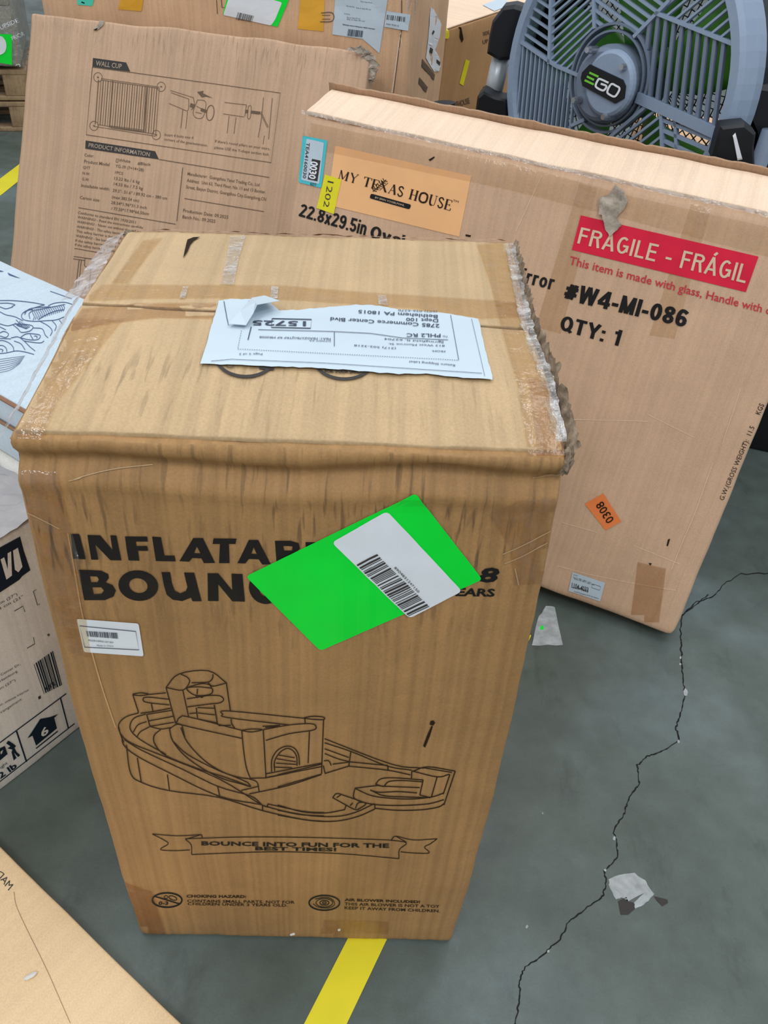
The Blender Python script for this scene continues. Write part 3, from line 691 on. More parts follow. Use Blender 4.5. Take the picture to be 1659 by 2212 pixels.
A = [[(350, 500), (850, 690), (1090, 720)], [(350, 530), (560, 600), (820, 705), (1000, 735)], [(350, 575), (530, 640)], [(350, 610), (450, 650), (530, 670)], [(545, 600), (530, 710)], [(820, 700), (825, 740)], [(530, 672), (820, 700)], [(530, 705), (820, 735), (990, 770)], [(410, 690), (530, 675)], [(350, 760), (530, 705)],
     [(345, 665), (380, 665), (400, 700)], [(340, 700), (352, 755)], [(1005, 745), (1120, 710), (1325, 742)], [(1000, 740), (1190, 785), (1280, 765)], [(1000, 745), (998, 795)], [(1325, 742), (1240, 995)], [(1190, 785), (1145, 940)], [(1285, 765), (1235, 915)], [(1080, 715), (1300, 752)],
     [(730, 840), (770, 800), (870, 792), (1085, 808)], [(795, 855), (830, 820), (930, 812), (1080, 822)], [(1085, 808), (1060, 920)], [(1060, 920), (1140, 940)], [(730, 840), (790, 858)],
     [(575, 870), (740, 850), (790, 855), (1060, 865)], [(575, 870), (700, 925), (850, 945), (1000, 950), (1150, 935), (1240, 905)], [(690, 885), (760, 900), (900, 895), (1040, 905)], [(690, 882), (790, 925), (960, 935), (1140, 940)], [(575, 875), (568, 940), (640, 975), (760, 995), (950, 998), (1130, 985), (1240, 955)], [(725, 1020), (900, 1035), (1080, 1030), (1200, 1010), (1240, 985)],
     [(410, 940), (440, 910), (500, 925), (640, 975), (655, 990), (620, 1015), (580, 1030), (500, 990), (410, 940)], [(440, 940), (470, 920)], [(580, 1020), (600, 980), (640, 975)], [(540, 1000), (560, 980)], [(510, 995), (500, 1030)], [(720, 985), (580, 1050), (440, 1080), (250, 1075), (0, 1035)], [(725, 1025), (600, 1080), (440, 1115), (250, 1112), (0, 1070)], [(725, 985), (725, 1025)], [(500, 1030), (350, 1055), (180, 1045), (0, 995)], [(0, 770), (325, 690)], [(0, 860), (325, 765)]]
d.lines(T, A, 2.3)
d.put('printed_drawing', SF, M['inkline'], box, 0.0008, 40)
# banner and small print
T = P(240, 1760, 2.023); d = Deck()
d.lines(T, [[(180, 82), (290, 90), (395, 85)], [(180, 82), (225, 105), (250, 125), (215, 150), (280, 155), (345, 152)], [(325, 105), (395, 85)], [(325, 105), (350, 130), (352, 170)], [(325, 103), (600, 95), (900, 98), (1210, 108)], [(352, 172), (700, 160), (1000, 168), (1258, 190)], [(395, 85), (400, 102)],
            [(1210, 108), (1290, 120), (1260, 150), (1258, 190)], [(1225, 108), (1245, 92), (1320, 108), (1425, 103)], [(1425, 103), (1395, 125), (1370, 140), (1390, 165), (1320, 165), (1265, 160)], [(1245, 92), (1290, 118)]], 1.8)
d.put('printed_banner', SF, M['inkline'], box, 0.0008, 40)
d = Deck()
d.text('BOUNCE INTO FUN FOR THE', T((395, 132), (1215, 143), (1215, 123), (395, 113)), bold=0.03).text('BEST TIMES!', T((630, 153), (985, 158), (985, 142), (630, 137)), bold=0.03)
d.put('banner_text', SF, M['ink'], box, 0.0008, 40)
d = Deck()
d.text('CHOKING HAZARD:', T((330, 360), (590, 362), (590, 349), (330, 347)), bold=0.03)
d.text('CONTAINS SMALL PARTS. NOT FOR', T((333, 380), (802, 387), (802, 374), (333, 368)), bold=0.01)
d.text('CHILDREN UNDER 3 YEARS OLD.', T((335, 393), (772, 400), (772, 388), (335, 381)), bold=0.01)
d.text('AIR BLOWER INCLUDED!', T((1020, 375), (1350, 385), (1350, 373), (1020, 363)), bold=0.03)
d.text('THIS AIR BLOWER IS NOT A TOY', T((1020, 394), (1435, 405), (1435, 392), (1020, 381)), bold=0.01)
d.text('KEEP IT AWAY FROM CHILDREN.', T((1020, 411), (1437, 425), (1437, 412), (1020, 398)), bold=0.01)
d.put('printed_notice', SF, M['inkline'], box, 0.0008, 50)
d = Deck(); c_ = T((245, 371))[0]; d.ellipse(c_, 32, 15.5, 3.2); d.stroke([(c_[0] - 26, c_[1] - 8), (c_[0] + 26, c_[1] + 8)], 2.6); d.text('0-3', T((208, 392), (250, 392), (250, 376), (208, 376)), bold=.02)
d.ellipse(T((270, 362))[0], 9, 4, 1.6, rot=20); d.ellipse(T((240, 358))[0], 4, 3, 1.4)
c_ = T((932, 383))[0]; d.ellipse(c_, 33, 16, 3.0); d.ellipse(c_, 18, 9, 1.6); d.ellipse(c_, 10, 5, 1.8); d.ellipse(c_, 4, 2, 1.6)
d.stroke(smoothp([(c_[0] - 20, c_[1] - 8), (c_[0], c_[1] - 12), (c_[0] + 16, c_[1] - 8), (c_[0] + 22, c_[1] + 4), (c_[0] + 8, c_[1] + 11), (c_[0] - 14, c_[1] + 9), (c_[0] - 24, c_[1] + 2)]), 1.5)
d.put('printed_symbol', SF, M['ink'], box, 0.0008, 50)
# small tears on the front
d = Deck().poly([(930, 1556), (936, 1555), (940, 1560), (936, 1566), (928, 1564)]).poly([(932, 1566), (935, 1568), (928, 1590), (918, 1614), (914, 1610), (922, 1588)])
d.put('puncture', SF, M['dark'], box, 0.0009, 0)
for (x, y, s) in ((632, 2017, 7), (733, 2007, 4)):
    h = SF.hit((x, y), 0.001); obox('paper_fleck', h, ((1, .2, .3), (0, 1, 0), (-.3, 0, 1)), (.0035 * s / 7, .001, .0018), M['crumb'], box, .0004)
# white product label
d = Deck().poly(rounded([(166, 1335), (300, 1345), (311, 1416), (182, 1407)], 5)); lab = d.put('white_label', SF, M['paper2'], box, 0.0012, 12)
d = Deck(); d.stroke([(173, 1349), (294, 1361), (301, 1401), (184, 1395)], 1.6, True); d.barcode([(187, 1360), (190, 1372), (257, 1377), (255, 1364)], 26, 3)
d.line('PRG0284 SHIPPING UNIT NEW', (192, 1382), (246, 1387), 4); d.line('Made in China', (210, 1393), (246, 1394), 3.4)
d.put('label_print', SF, M['inkpaper'], box, 0.0019, 20)
# green sticker with barcode
Deck().poly(rounded([(531, 1243), (898, 1064), (1042, 1250), (692, 1404)], 9)).put('green_sticker', SF, M['green'], box, 0.0014, 14)
Deck().poly(rounded([(717, 1169), (836, 1101), (998, 1274), (884, 1333)], 11)).put('white_sticker', SF, M['paper2'], box, 0.0021, 14)
d = Deck().barcode([(770, 1216), (814, 1193), (929, 1308), (884, 1329)], 30, 11)
d.line('8904831247150', (851, 1223), (903, 1277), 5.5)
d.put('barcode', SF, M['inkgrey'], box, 0.0028, 20)
# emblem circles on the near flap and shipping label
d = Deck(); d.ellipse((531, 768), 66, 48, 6.5, 20, 160); d.ellipse((744, 775), 66, 46, 6.0, 20, 160)
d.stroke([(560, 797), (592, 800)], 5); d.ellipse((497, 792), 8, 5, 1.5)
d.line('FOR YOUR SAFETY', (701, 808), (790, 809), 8, bold=.03)
d.put('printed_emblem', SM, M['inkgrey'], box, 0.0016, 20)
jl = lambda pts, s, a=1.2: jag(pts, s, 6, a)
SLp = jl([(473, 653), (500, 650), (545, 651), (572, 649), (604, 675), (640, 674), (700, 668), (770, 662), (812, 664), (860, 672), (960, 680), (1032, 693)], 5, .9) + jl([(1036, 705), (1050, 770), (1064, 824), (1000, 820), (920, 812), (850, 812), (760, 804), (700, 800), (620, 797), (520, 793), (433, 790)], 6, 1.0) + jl([(445, 755), (460, 700), (473, 653)], 7, 1.0)
Deck().poly(SLp).put('shipping_label', ST, M['paper'], box, 0.0022, 14, 'torn white shipping label lying upside down')
d = Deck(); U = 0.0
def ut(s, a, b_, h, **kw): d.line(s, a, b_, h, **kw)
ut('2785 Commerce Center Blvd', (949, 706), (714, 691), 8, bold=.01); ut('Dept 100', (946, 695), (877, 692), 7.5, bold=.01); ut('Bethlehem PA 18015', (945, 686), (774, 675), 7.5, bold=.01)
ut('TO', (967, 731), (956, 730), 4); ut('PHL2 RC', (951, 727), (878, 726), 8, bold=.01); ut('(602) 026-6270', (944, 677), (860, 674), 4)
ut('US', (957, 741), (946, 740), 3.5); ut('Springfield IL 62704', (958, 744), (830, 736), 4); ut('813 West Monroe St.', (960, 751), (838, 747), 4)
ut('(217) 502-3218', (855, 757), (765, 750), 4); ut('FROM:', (961, 763), (932, 762), 4); ut('Return Shipping Label', (982, 793), (884, 785), 4.5)
ut('15725', (661, 700), (546, 698), 11, bold=.015); ut('Page 2 of 2', (567, 769), (517, 769), 4); ut('FBA1: FBA0ZS7BGJTRP RP MR0008', (714, 736), (561, 732), 4.5); ut('DTWDY XA', (714, 741), (668, 740), 3.6)
for seg, w in (([(588, 694), (673, 696), (671, 715), (586, 713), (588, 694)], 1.8), ([(558, 718), (720, 722), (800, 726), (870, 736), (967, 740)], 1.0), ([(722, 723), (722, 754)], 1.2), ([(973, 686), (990, 784)], 1.0), ([(457, 786), (500, 782), (700, 790), (1040, 812)], .8), ([(1018, 694), (1046, 818)], .7), ([(484, 656), (490, 690), (494, 708)], 1.4), ([(538, 655), (536, 668)], .8), ([(543, 712), (536, 740)], 2.0)): d.stroke(seg, w)
for a, b_ in (((514, 760), (990, 784)), ((522, 720), (514, 760))):
    n_ = int(math.hypot(b_[0] - a[0], b_[1] - a[1]) / 5)
    for i in range(n_):
        t0, t1 = i / n_, (i + .55) / n_; d.stroke([(a[0] + (b_[0] - a[0]) * t0, a[1] + (b_[1] - a[1]) * t0), (a[0] + (b_[0] - a[0]) * t1, a[1] + (b_[1] - a[1]) * t1)], .9)
d.put('label_print', ST, M['inkpaper'], box, 0.0030, 40)
# the folded-over corner of the label
fp = [(494, 712, .004), (532, 715, .004), (548, 702, .010), (556, 692, .014), (604, 676, .011), (572, 650, .004), (545, 655, .004), (520, 690, .007)]
vs = [ST.hit((x, y), o_ + .002) for x, y, o_ in fp] + [ST.hit((552, 680), .013)]
link('label_fold', vs, [(0, 1, 7), (1, 2, 7), (2, 8, 7), (2, 3, 8), (3, 4, 8), (4, 5, 8), (5, 6, 8), (6, 7, 8)], M['paper'], box, solid=0.0004)
# punched tear in the far flap
Deck().poly([(405, 520), (418, 515), (433, 514), (420, 521), (412, 530), (406, 545), (396, 560), (399, 545), (402, 532)]).put('tear', SM, M['dark'], box, 0.0016, 0)
# ragged edges
def edge(side, v0, v1, out=0.0, up=0.0, n=26):
    pts = []
    for i in range(n + 1):
        t = v0 + (v1 - v0) * i / n; p = TOP(side, t); p.x += out; p.z += up; pts.append(p)
    return pts
crumple('torn_edge', edge(1, 0.0, .99, .002, -.002), lambda t: (0.006 + .006 * noise.noise(Vector((t * 9, 0, 0))), 0.001, 0.010 + 0.014 * (1 - t)), M['fibre'], box, 0.0016, 110, 7, 3, 'shredded grey right edge', rag=.5)
crumple('torn_edge', edge(1, 0.03, .95, -.006, .003), (0.010, 0, .002), M['clear'], box, 0.0010, 80, 5, 5, 'loose clear tape along right edge', rag=.5)
crumple('tape_strip', edge(0, 0.50, .97, -.010, -.006), lambda t: (.028 - .006 * t, .0, .010), M['milky'], box, 0.0009, 70, 6, 8, 'crinkled clear tape on left edge', rag=.12)
crumple('tape_strip', edge(0, 0.04, .56, -.010, -.010), lambda t: (.014, .0, .016), M['milky'], box, 0.0007, 90, 6, 9, rag=.15)
crumple('torn_edge', [TOP(0.02 + .96 * i / 30, .992) + Vector((0, .002, .001 + .002 * noise.noise(Vector((i * .5, 2, 0))))) for i in range(31)], (0, .008, -.003), M['inner'], box, 0.0010, 120, 3, 12, 'brown far rim of the flap')
def corner(c, r_, mat, seed, lab=None):
    bm = bmesh.new(); bmesh.ops.create_icosphere(bm, subdivisions=3, radius=1)
    for v_ in bm.verts:
        n_ = v_.co.copy(); k = 1 + .45 * noise.noise(n_ * 3 + Vector((seed, 0, 0))) + .25 * noise.noise(n_ * 9 + Vector((seed, 0, 0)))
        v_.co = Vector(c) + Vector((n_.x * r_[0], n_.y * r_[1], n_.z * r_[2])) * k
    return from_bm('crushed_corner', bm, mat, box, lab)
corner(TOP(1, 0) + Vector((-.001, .006, -.010)), (.006, .008, .012), M['fibre'], 2, 'crushed grey front right corner')
corner(TOP(0, 0) + Vector((.006, .006, -.010)), (.006, .006, .008), M['inner'], 6)
corner(TOP(0, 1) + Vector((.008, -.006, -.004)), (.007, .007, .005), M['fibre'], 9)

# ------------------------------------------------------------------ mirror box (leaning, to the right)
def pose(ox, oy, yaw, lean, roll):
    cz_, sz = math.cos(yaw), math.sin(yaw); Rz = np.array([[cz_, -sz, 0], [sz, cz_, 0], [0, 0, 1]])
    c, s = math.cos(-lean), math.sin(-lean); Rx = np.array([[1, 0, 0], [0, c, -s], [0, s, c]])
    c, s = math.cos(roll), math.sin(roll); Ry = np.array([[c, 0, s], [0, 1, 0], [-s, 0, c]])
    Mx = Rz @ Rx @ Ry; o_ = np.array([ox, oy, 0.0]); return lambda x, y, z: o_ + Mx @ np.array([x, y, z])
g = pose(.624, 1.287, -.384, .26, .027); L_, T_, H_ = .977, .1, .820
n_ = g(0, 1, 0) - g(0, 0, 0)
bk = lambda px: at_plane(px, g(0, 0, 0), n_)
tl, tm = bk((714, 192)), bk((1367, 322)); tr = tm + (tm - tl) * ((1.0 + .03) * .98 / np.linalg.norm(tm - tl) - 1)
LL = L_ + .012
MC = [g(-LL, -T_, 0), g(.033, -T_, 0), g(.033, -T_, H_), g(-LL, -T_, H_), g(-LL, 0, 0), g(.033, 0, 0), tr, tl]
mb = thing('cardboard_box', 'wide thin mirror carton leaning back, with red fragile panel', 'box', g(-.45, 0, 0))
v, f, uv = carton(cdims(MC), tri(MC), 0.016, 0.014, 0.004, 6, 4)
link('body', v, f, M['mirror'], mb, uv, smooth=True); SB = Surf(v, f)
c = [Vector(p) for p in MC]
# pale top panel laid over the top
tp = [c[3], c[2], c[6], c[7]]
up = ((c[2] - c[3]).cross(c[7] - c[3])).normalized()
if up.z < 0: up = -up
def lid(u, v_, w): 
    a = tp[0].lerp(tp[1], .008 + .984 * u); b_ = tp[3].lerp(tp[2], .008 + .984 * u); return a.lerp(b_, .03 + .9 * v_) + up * (-.004 + .0095 * w + .002 * noise.noise(Vector((u * 9, v_ * 2, 0))))
v, f, uv = carton((.98, .09, .006), lid, .014, .002, .0015, 12, 6)
link('top_flap', v, f, M['pale'], mb, uv, smooth=True, label='pale peach top panel')
def rim(u, v_, w):
    a = tp[3].lerp(tp[2], u); zz = .016 + .004 * noise.noise(Vector((u * 22, 3, 0))) + .003 * noise.noise(Vector((u * 70, 3, 0)))
    dy = (tp[0] - tp[3]).normalized()
    return a + dy * (.006 - .006 * v_) + up * (-.012 + (.012 + zz) * w)
v, f, uv = carton((.98, .006, .02), rim, .01, .0015, .0010, 30, 7)
link('rear_flap', v, f, M['inner'], mb, uv, smooth=True, label='ragged rear flap edge')
crumple('torn_edge', [c[3].lerp(c[2], i / 30) + up * .004 + Vector((0, -.004, 0)) for i in range(31)], (0, -.003, -.005), M['fine'], mb, .0008, 160, 3, 21, 'crinkled tape along front top edge')
# tape bands
T = P(1060, 820, 2.7696)
tape(T((880, 1090), (1050, 1130), (1000, 1510), (835, 1440)), SB, 'tapeb', mb, .0012, label='brown tape patch near bottom corner')
T = P(1060, 360, 2.7696)
tape(T((530, 100), (640, 130), (420, 1000), (270, 960)), SB, 'tapel', mb, .0008)
tape(T((1200, 220), (1320, 250), (1100, 1030), (950, 1010)), SB, 'tapel', mb, .0008)
tape([(655, 262), (1130, 360), (1370, 425), (1659, 490), (1720, 505), (1720, 572), (1659, 555), (1300, 460), (1100, 410), (655, 318)], SB, 'tapel', mb, .0010)
d = Deck()
for pts in ([(1210, 905), (1400, 910)], [(1400, 895), (1500, 945)], [(1214, 1128), (1290, 1150)], [(1370, 1178), (1468, 1218)], [(1205, 1222), (1290, 1245), (1460, 1275)], [(1540, 1000), (1500, 1110), (1450, 1230)], [(1600, 840), (1560, 960)], [(1115, 500), (1170, 380)]): d.stroke(smoothp(jag(pts, 3, 2, 1)), 1.2)
d.put('crease', SB, M['pale'], mb, .0008, 30)
# red panel
rp = T((540, 291), (1603, 538), (1527, 750), (486, 497))
Deck().poly(rp).put('printed_panel', SB, M['red'], mb, .0010, 18)
d = sans(Deck(), 'FRAGILE - FRÁGIL', T((518, 458), (1522, 697), (1552, 590), (543, 362)), .13, .12)
d.put('panel_lettering', SB, M['kraftprint'], mb, .0018, 30)
d = Deck().text('This item is made with glass, Handle with care', T((468, 583), (1760, 908), (1772, 858), (480, 531)), bold=.012)
d.put('printed_warning', SB, M['redtext'], mb, .0012, 30)
def code(name, body, q, k, gap): sans(Deck(), body, q, k, gap).put(name, SB, M['ink'], mb, .0012, 30)
code('printed_code', '#W4-MI-086', T((432, 792), (1163, 962), (1192, 862), (462, 690)), .19, .08)
code('printed_quantity', 'QTY: 1', T((410, 975), (765, 1073), (792, 980), (432, 888)), .18, .10)
code('printed_word', 'Mirror', T((108, 672), (370, 738), (392, 652), (130, 588)), .16, .10)
Tt = P(600, 0, 3.130)
code('printed_size', '22.8x29.5in', Tt((142, 1460), (592, 1592), (612, 1500), (162, 1376)), .17, .08)
code('printed_word', 'Oval', Tt((620, 1606), (850, 1676), (866, 1592), (640, 1522)), .17, .08)
# torn scar
d = Deck().poly(jag(T((735, 115), (800, 150), (822, 190), (800, 260), (770, 290), (778, 350), (730, 400), (712, 420), (690, 350), (668, 320), (650, 280), (640, 220), (660, 180), (700, 170), (735, 115)), 12, 3, 2.0))
o = d.put('torn_scar', SB, M['patch'], mb, .0030, 6, 'rough grey torn scar above fragile panel')
bm = bmesh.new(); bm.from_mesh(o.data)
for v_ in bm.verts: v_.co += Vector((noise.noise(v_.co * 60), noise.noise(v_.co * 60 + Vector((4, 0, 0))) - .5, noise.noise(v_.co * 60 + Vector((0, 4, 0))))) * .005
bm.to_mesh(o.data); bm.free()
# tan brand panel
bp_ = Tt((390, 985), (1310, 1190), (1228, 1600), (335, 1385))
Deck().poly(bp_).put('printed_brand_panel', SB, M['tan'], mb, .0009, 18)
DID = {'M': ([((.05, 0), (.05, 1)), ], [((.05, 1), (.45, 0)), ((.92, 0), (.92, 1))])}
def didone(d, s, q):
    """high-contrast serif capitals drawn as thick and hairline strokes"""
    q = [np.array(p, float) for p in q]
    adv = {'M': 1.15, 'Y': .95, 'T': .85, 'E': .78, 'X': .95, 'A': .9, 'S': .68, 'H': 1.0, 'O': 1.0, 'U': .95, ' ': .42}
    tot = sum(adv[c_] for c_ in s) + .14 * (len(s) - 1); x = 0
    K, T1 = 4.0, 1.1
    G = {'M': [(K * .9, [(.85, 0), (.85, 1)]), (T1, [(.12, 0), (.12, 1)]), (K * .7, [(.12, 1), (.48, .05)]), (T1, [(.48, .05), (.85, 1)]), (T1, [(.0, 0), (.25, 0)]), (T1, [(.7, 0), (1, 0)])],
         'Y': [(K * .8, [(.1, 1), (.5, .45)]), (T1, [(.9, 1), (.5, .45)]), (K * .8, [(.5, .45), (.5, 0)]), (T1, [(0, 1), (.25, 1)]), (T1, [(.75, 1), (1, 1)]), (T1, [(.35, 0), (.65, 0)])],
         'T': [(K, [(.5, 0), (.5, 1)]), (T1, [(0, .98), (1, .98)]), (T1 * 1.5, [(0, .98), (0, .78)]), (T1 * 1.5, [(1, .98), (1, .78)]), (T1, [(.3, 0), (.7, 0)])],
         'E': [(K, [(.2, 0), (.2, 1)]), (T1, [(0, .98), (.9, .98)]), (T1, [(.2, .5), (.7, .5)]), (T1, [(0, 0), (.95, 0)]), (T1 * 1.5, [(.9, .98), (.9, .8)]), (T1 * 1.5, [(.95, 0), (.95, .22)]), (T1 * 1.5, [(.7, .6), (.7, .4)])],
         'X': [(K, [(.1, 1), (.85, 0)]), (T1, [(.85, 1), (.1, 0)]), (T1, [(0, 1), (.3, 1)]), (T1, [(.7, 0), (1, 0)])],
         'A': [(T1, [(.1, 0), (.5, 1)]), (K, [(.5, 1), (.88, 0)]), (T1, [(.25, .35), (.72, .35)]), (T1, [(0, 0), (.22, 0)]), (T1, [(.72, 0), (1, 0)])],
         'S': [(K * .7, smoothp([(.85, .8), (.6, .98), (.2, .92), (.15, .7), (.5, .52), (.85, .32), (.8, .08), (.4, .0), (.1, .2)]))],
         'H': [(K, [(.2, 0), (.2, 1)]), (K, [(.8, 0), (.8, 1)]), (T1, [(.2, .5), (.8, .5)]), (T1, [(.02, 0), (.38, 0)]), (T1, [(.62, 0), (.98, 0)]), (T1, [(.02, 1), (.38, 1)]), (T1, [(.62, 1), (.98, 1)])],
         'O': [(K, smoothp([(.5, 1), (.15, .85), (.06, .5), (.15, .15), (.5, 0)])), (K, smoothp([(.5, 0), (.85, .15), (.94, .5), (.85, .85), (.5, 1)]))],
         'U': [(K, smoothp([(.2, 1), (.2, .4), (.3, .08), (.5, 0)])), (T1, smoothp([(.5, 0), (.75, .08), (.82, .4), (.82, 1)])), (T1, [(.02, 1), (.38, 1)]), (T1, [(.66, 1), (.98, 1)])]}
    for c_ in s:
        for w, pts in G.get(c_, []):
            pp = []
            for a, b_ in pts:
                u = (x + a * adv[c_]) / tot; pp.append(tuple((q[0] * (1 - u) + q[1] * u) * (1 - b_) + (q[3] * (1 - u) + q[2] * u) * b_))
            d.stroke(pp, w)
        x += adv[c_] + .14
d = Deck(); didone(d, 'MY TEXAS HOUSE', Tt((408, 1206), (1168, 1424), (1186, 1356), (424, 1148)))
d.line('TM', Tt((1185, 1362))[0], Tt((1222, 1372))[0], 5)
for i in range(7): 
    a = Tt((650 + 12 * i, 1290 - 11 * i))[0]; d.stroke([a, (a[0] - 3, a[1] - 6)], 1.6); d.stroke([a, (a[0] + 7, a[1] + 1)], 1.6)
d.stroke(Tt((645, 1295), (735, 1215)), 1.5)
d.put('brand_lettering', SB, M['inkline'], mb, .0016, 30)
Deck().poly(rounded(Tt((632, 1308), (905, 1384), (893, 1416), (622, 1340)), 4)).put('name_bar', SB, M['ink'], mb, .0015, 20)
Deck().text('BY ERIN VOGELPOHL', Tt((660, 1340), (858, 1395), (862, 1383), (664, 1328))).put('bar_lettering', SB, M['kraftprint'], mb, .0021, 30)
# stickers
Deck().poly(rounded(Tt((172, 917), (338, 950), (297, 1272), (144, 1233)), 4)).put('cyan_sticker', SB, M['cyan'], mb, .0014, 14)
Deck().poly(rounded(Tt((198, 938), (316, 965), (283, 1245), (162, 1216)), 3)).put('white_inset', SB, M['paper'], mb, .0020, 14)
Deck().poly(Tt((236, 1074), (293, 1086), (272, 1226), (206, 1212))).put('dark_block', SB, M['inkgrey'], mb, .0026, 14)
Deck().text('0030', Tt((226, 1088), (214, 1206), (262, 1216), (282, 1098)), bold=.03).put('block_number', SB, M['pwhite'], mb, .0032, 30)
Deck().text('TEA4160030', Tt((198, 962), (172, 1204), (196, 1208), (222, 968)), bold=.01).text('60T', Tt((222, 1252), (262, 1262), (266, 1240), (226, 1228))).put('sticker_print', SB, M['inkgrey'], mb, .0026, 30)
Deck().poly(Tt((322, 1180), (433, 1214), (381, 1448), (264, 1406))).put('yellow_sticker', SB, M['yellow'], mb, .0018, 14)
Deck().text('1202', Tt((342, 1222), (312, 1396), (348, 1408), (384, 1232)), bold=-.005).put('sticker_number', SB, M['inkgrey'], mb, .0025, 30)
T = P(1060, 820, 2.7696)
Deck().poly(T((563, 742), (675, 680), (782, 848), (688, 900))).put('orange_sticker', SB, M['orange'], mb, .0014, 14)
Deck().text('0308', T((742, 836), (670, 722), (624, 752), (696, 866)), bold=.01).put('sticker_number', SB, M['inkline'], mb, .0021, 30)
Deck().poly(T((490, 1150), (685, 1213), (655, 1325), (465, 1262))).put('white_label', SB, M['paper'], mb, .0014, 14)
d = Deck().text('1104-4033', T((485, 1243), (584, 1272), (587, 1240), (488, 1210)), bold=.01)
d.stroke(T((486, 1240), (583, 1262)), 1.2); d.stroke(T((610, 1220), (658, 1236), (652, 1258), (604, 1242)), .8, True)
for i, (a, b_) in enumerate((((495, 1168), (520, 1176)), ((495, 1183), (600, 1216)), ((500, 1192), (620, 1230)), ((500, 1268), (560, 1286)), ((560, 1285), (645, 1310)))): d.line('Item MI UPC Qty Weight kg'[:10 + 4 * i], T(a)[0], T(b_)[0], 2.6)
d.put('label_print', SB, M['inkgrey'], mb, .0020, 30)
d = Deck().text('G.W.(GROSS WEIGHT):  11.5       KGS', T((1392, 724), (1636, 150), (1608, 138), (1366, 712)), bold=.0)
d.put('printed_weight', SB, M['inkline'], mb, .0012, 30)
Deck().poly(T((945, 1095), (965, 1098), (955, 1112))).poly([(1443, 1165), (1448, 1163), (1443, 1180), (1440, 1178)]).poly([(926, 345), (938, 338), (940, 340), (930, 348)]).poly([(1006, 506), (1018, 508), (1016, 512), (1006, 510)]).put('puncture', SB, M['dark'], mb, .0012, 0)

# ------------------------------------------------------------------ wall cup box (left, leaning back)
g0 = pose(-.194838, 1.655685, -.198555, .503306, 0); K_ = 1.06
sc = lambda p: CAM + (p - CAM) * K_
Lw, Tw, Hw = .8561, .06, 1.00742
zb = 0.105   # the foot of the box meets the floor here
WC = [sc(g0(-Lw, -Tw, zb)), sc(g0(0, -Tw, zb)), sc(g0(0, -Tw, Hw)), sc(g0(-Lw, -Tw, Hw)), sc(g0(-Lw, -0.0, zb)), sc(g0(0, -0.0, zb)), sc(g0(0, 0.0, Hw)), sc(g0(-Lw, 0, Hw))]
zmin = min(p[2] for p in WC); 
wb = thing('cardboard_box', 'flat kraft safety gate carton leaning behind, printed with gate diagrams', 'box', (WC[4] + WC[5]) / 2)
def wf(u, v_, w, F_=tri(WC)):
    p = F_(u, v_, w)
    if w > .9: p.z += .006 * noise.noise(Vector((u * 8, 0, 2))) * (w - .9) * 10; 
    return p
v, f, uv = carton(cdims(WC), wf, .018, .008, .003, 7, 9)
link('body', v, f, M['wall'], wb, uv, smooth=True); SW = Surf(v, f)
T = P(180, 110, 3.770); d = Deck()
d.poly(T((80, 58), (350, 95), (383, 168), (75, 132))); T2 = P(150, 290, 3.530); d.poly(T2((125, 48), (655, 130), (683, 192), (122, 110)))
d.put('printed_heading', SW, M['inkgrey'], wb, .0010, 25)
Deck().text('WALL CUP', T((103, 120), (312, 148), (318, 106), (108, 78)), bold=.01).text('PRODUCT INFORMATION', T2((147, 98), (612, 172), (618, 138), (152, 66)), bold=.01).put('heading_lettering', SW, M['greyprint'], wb, .0016, 40)
d = Deck()
for pts in ([(75, 132), (1605, 343), (1530, 910), (25, 683), (75, 132)],): d.stroke(T(*pts), 1.4)
for seg in ([(145, 225), (620, 295)], [(150, 238), (620, 305)], [(120, 600), (590, 680)], [(90, 615), (590, 695)], [(220, 610), (490, 645)], [(220, 618), (488, 655)], [(222, 626), (486, 663)], [(240, 235), (212, 625)], [(510, 285), (490, 660)], [(525, 285), (503, 665)]): d.stroke(T(*seg), 1.1)
for i in range(26):
    t = i / 25; d.stroke(T((125 + 495 * t, 235 + 68 * t), (98 + 492 * t, 598 + 85 * t)), 1.0 if i % 2 else 1.7)
for c_ in ((120, 215), (635, 292), (88, 610), (595, 685)): d.ellipse(T(c_)[0], 9, 10, 1.1); d.poly([(T(c_)[0][0] - 2.5, T(c_)[0][1]), (T(c_)[0][0], T(c_)[0][1] - 2), (T(c_)[0][0] + 2.5, T(c_)[0][1]), (T(c_)[0][0], T(c_)[0][1] + 2)])
d.lines(T, [[(710, 322), (900, 382)], [(715, 340), (860, 392)], [(700, 428), (845, 490)], [(860, 392), (858, 470), (845, 490)], [(900, 385), (905, 450), (880, 480)], [(812, 480), (795, 630)], [(850, 492), (835, 635)], [(930, 400), (985, 405), (1000, 440), (975, 540), (920, 545), (895, 500), (930, 400)], [(920, 450), (960, 470)], [(915, 500), (965, 510)],
            [(1150, 420), (1330, 440)], [(1140, 513), (1310, 538)], [(1330, 440), (1315, 535)], [(1188, 530), (1172, 670)], [(1245, 540), (1228, 675)], [(1345, 450), (1368, 452), (1360, 545), (1338, 542), (1345, 450)], [(1440, 500), (1500, 625)], [(1448, 495), (1508, 620)], [(1468, 380), (1450, 560), (1425, 705)], [(1540, 385), (1510, 720)], [(1475, 690), (1465, 760)]], 1.1)
d.ellipse(T((1035, 505))[0], 8, 16.5, 1.6, rot=8)
d.poly(T((928, 335), (980, 325), (975, 345), (1055, 385), (1000, 372), (965, 378)))
d.poly(T((875, 425), (915, 440), (905, 468), (868, 455))).poly(T((960, 465), (1005, 480), (1000, 505), (955, 490))).poly(T((1320, 478), (1345, 482), (1342, 508), (1318, 505))).poly(T((1365, 485), (1440, 495), (1438, 518), (1362, 508)))
d.put('printed_diagram', SW, M['inkfade'], wb, .0010, 40)
d = Deck()
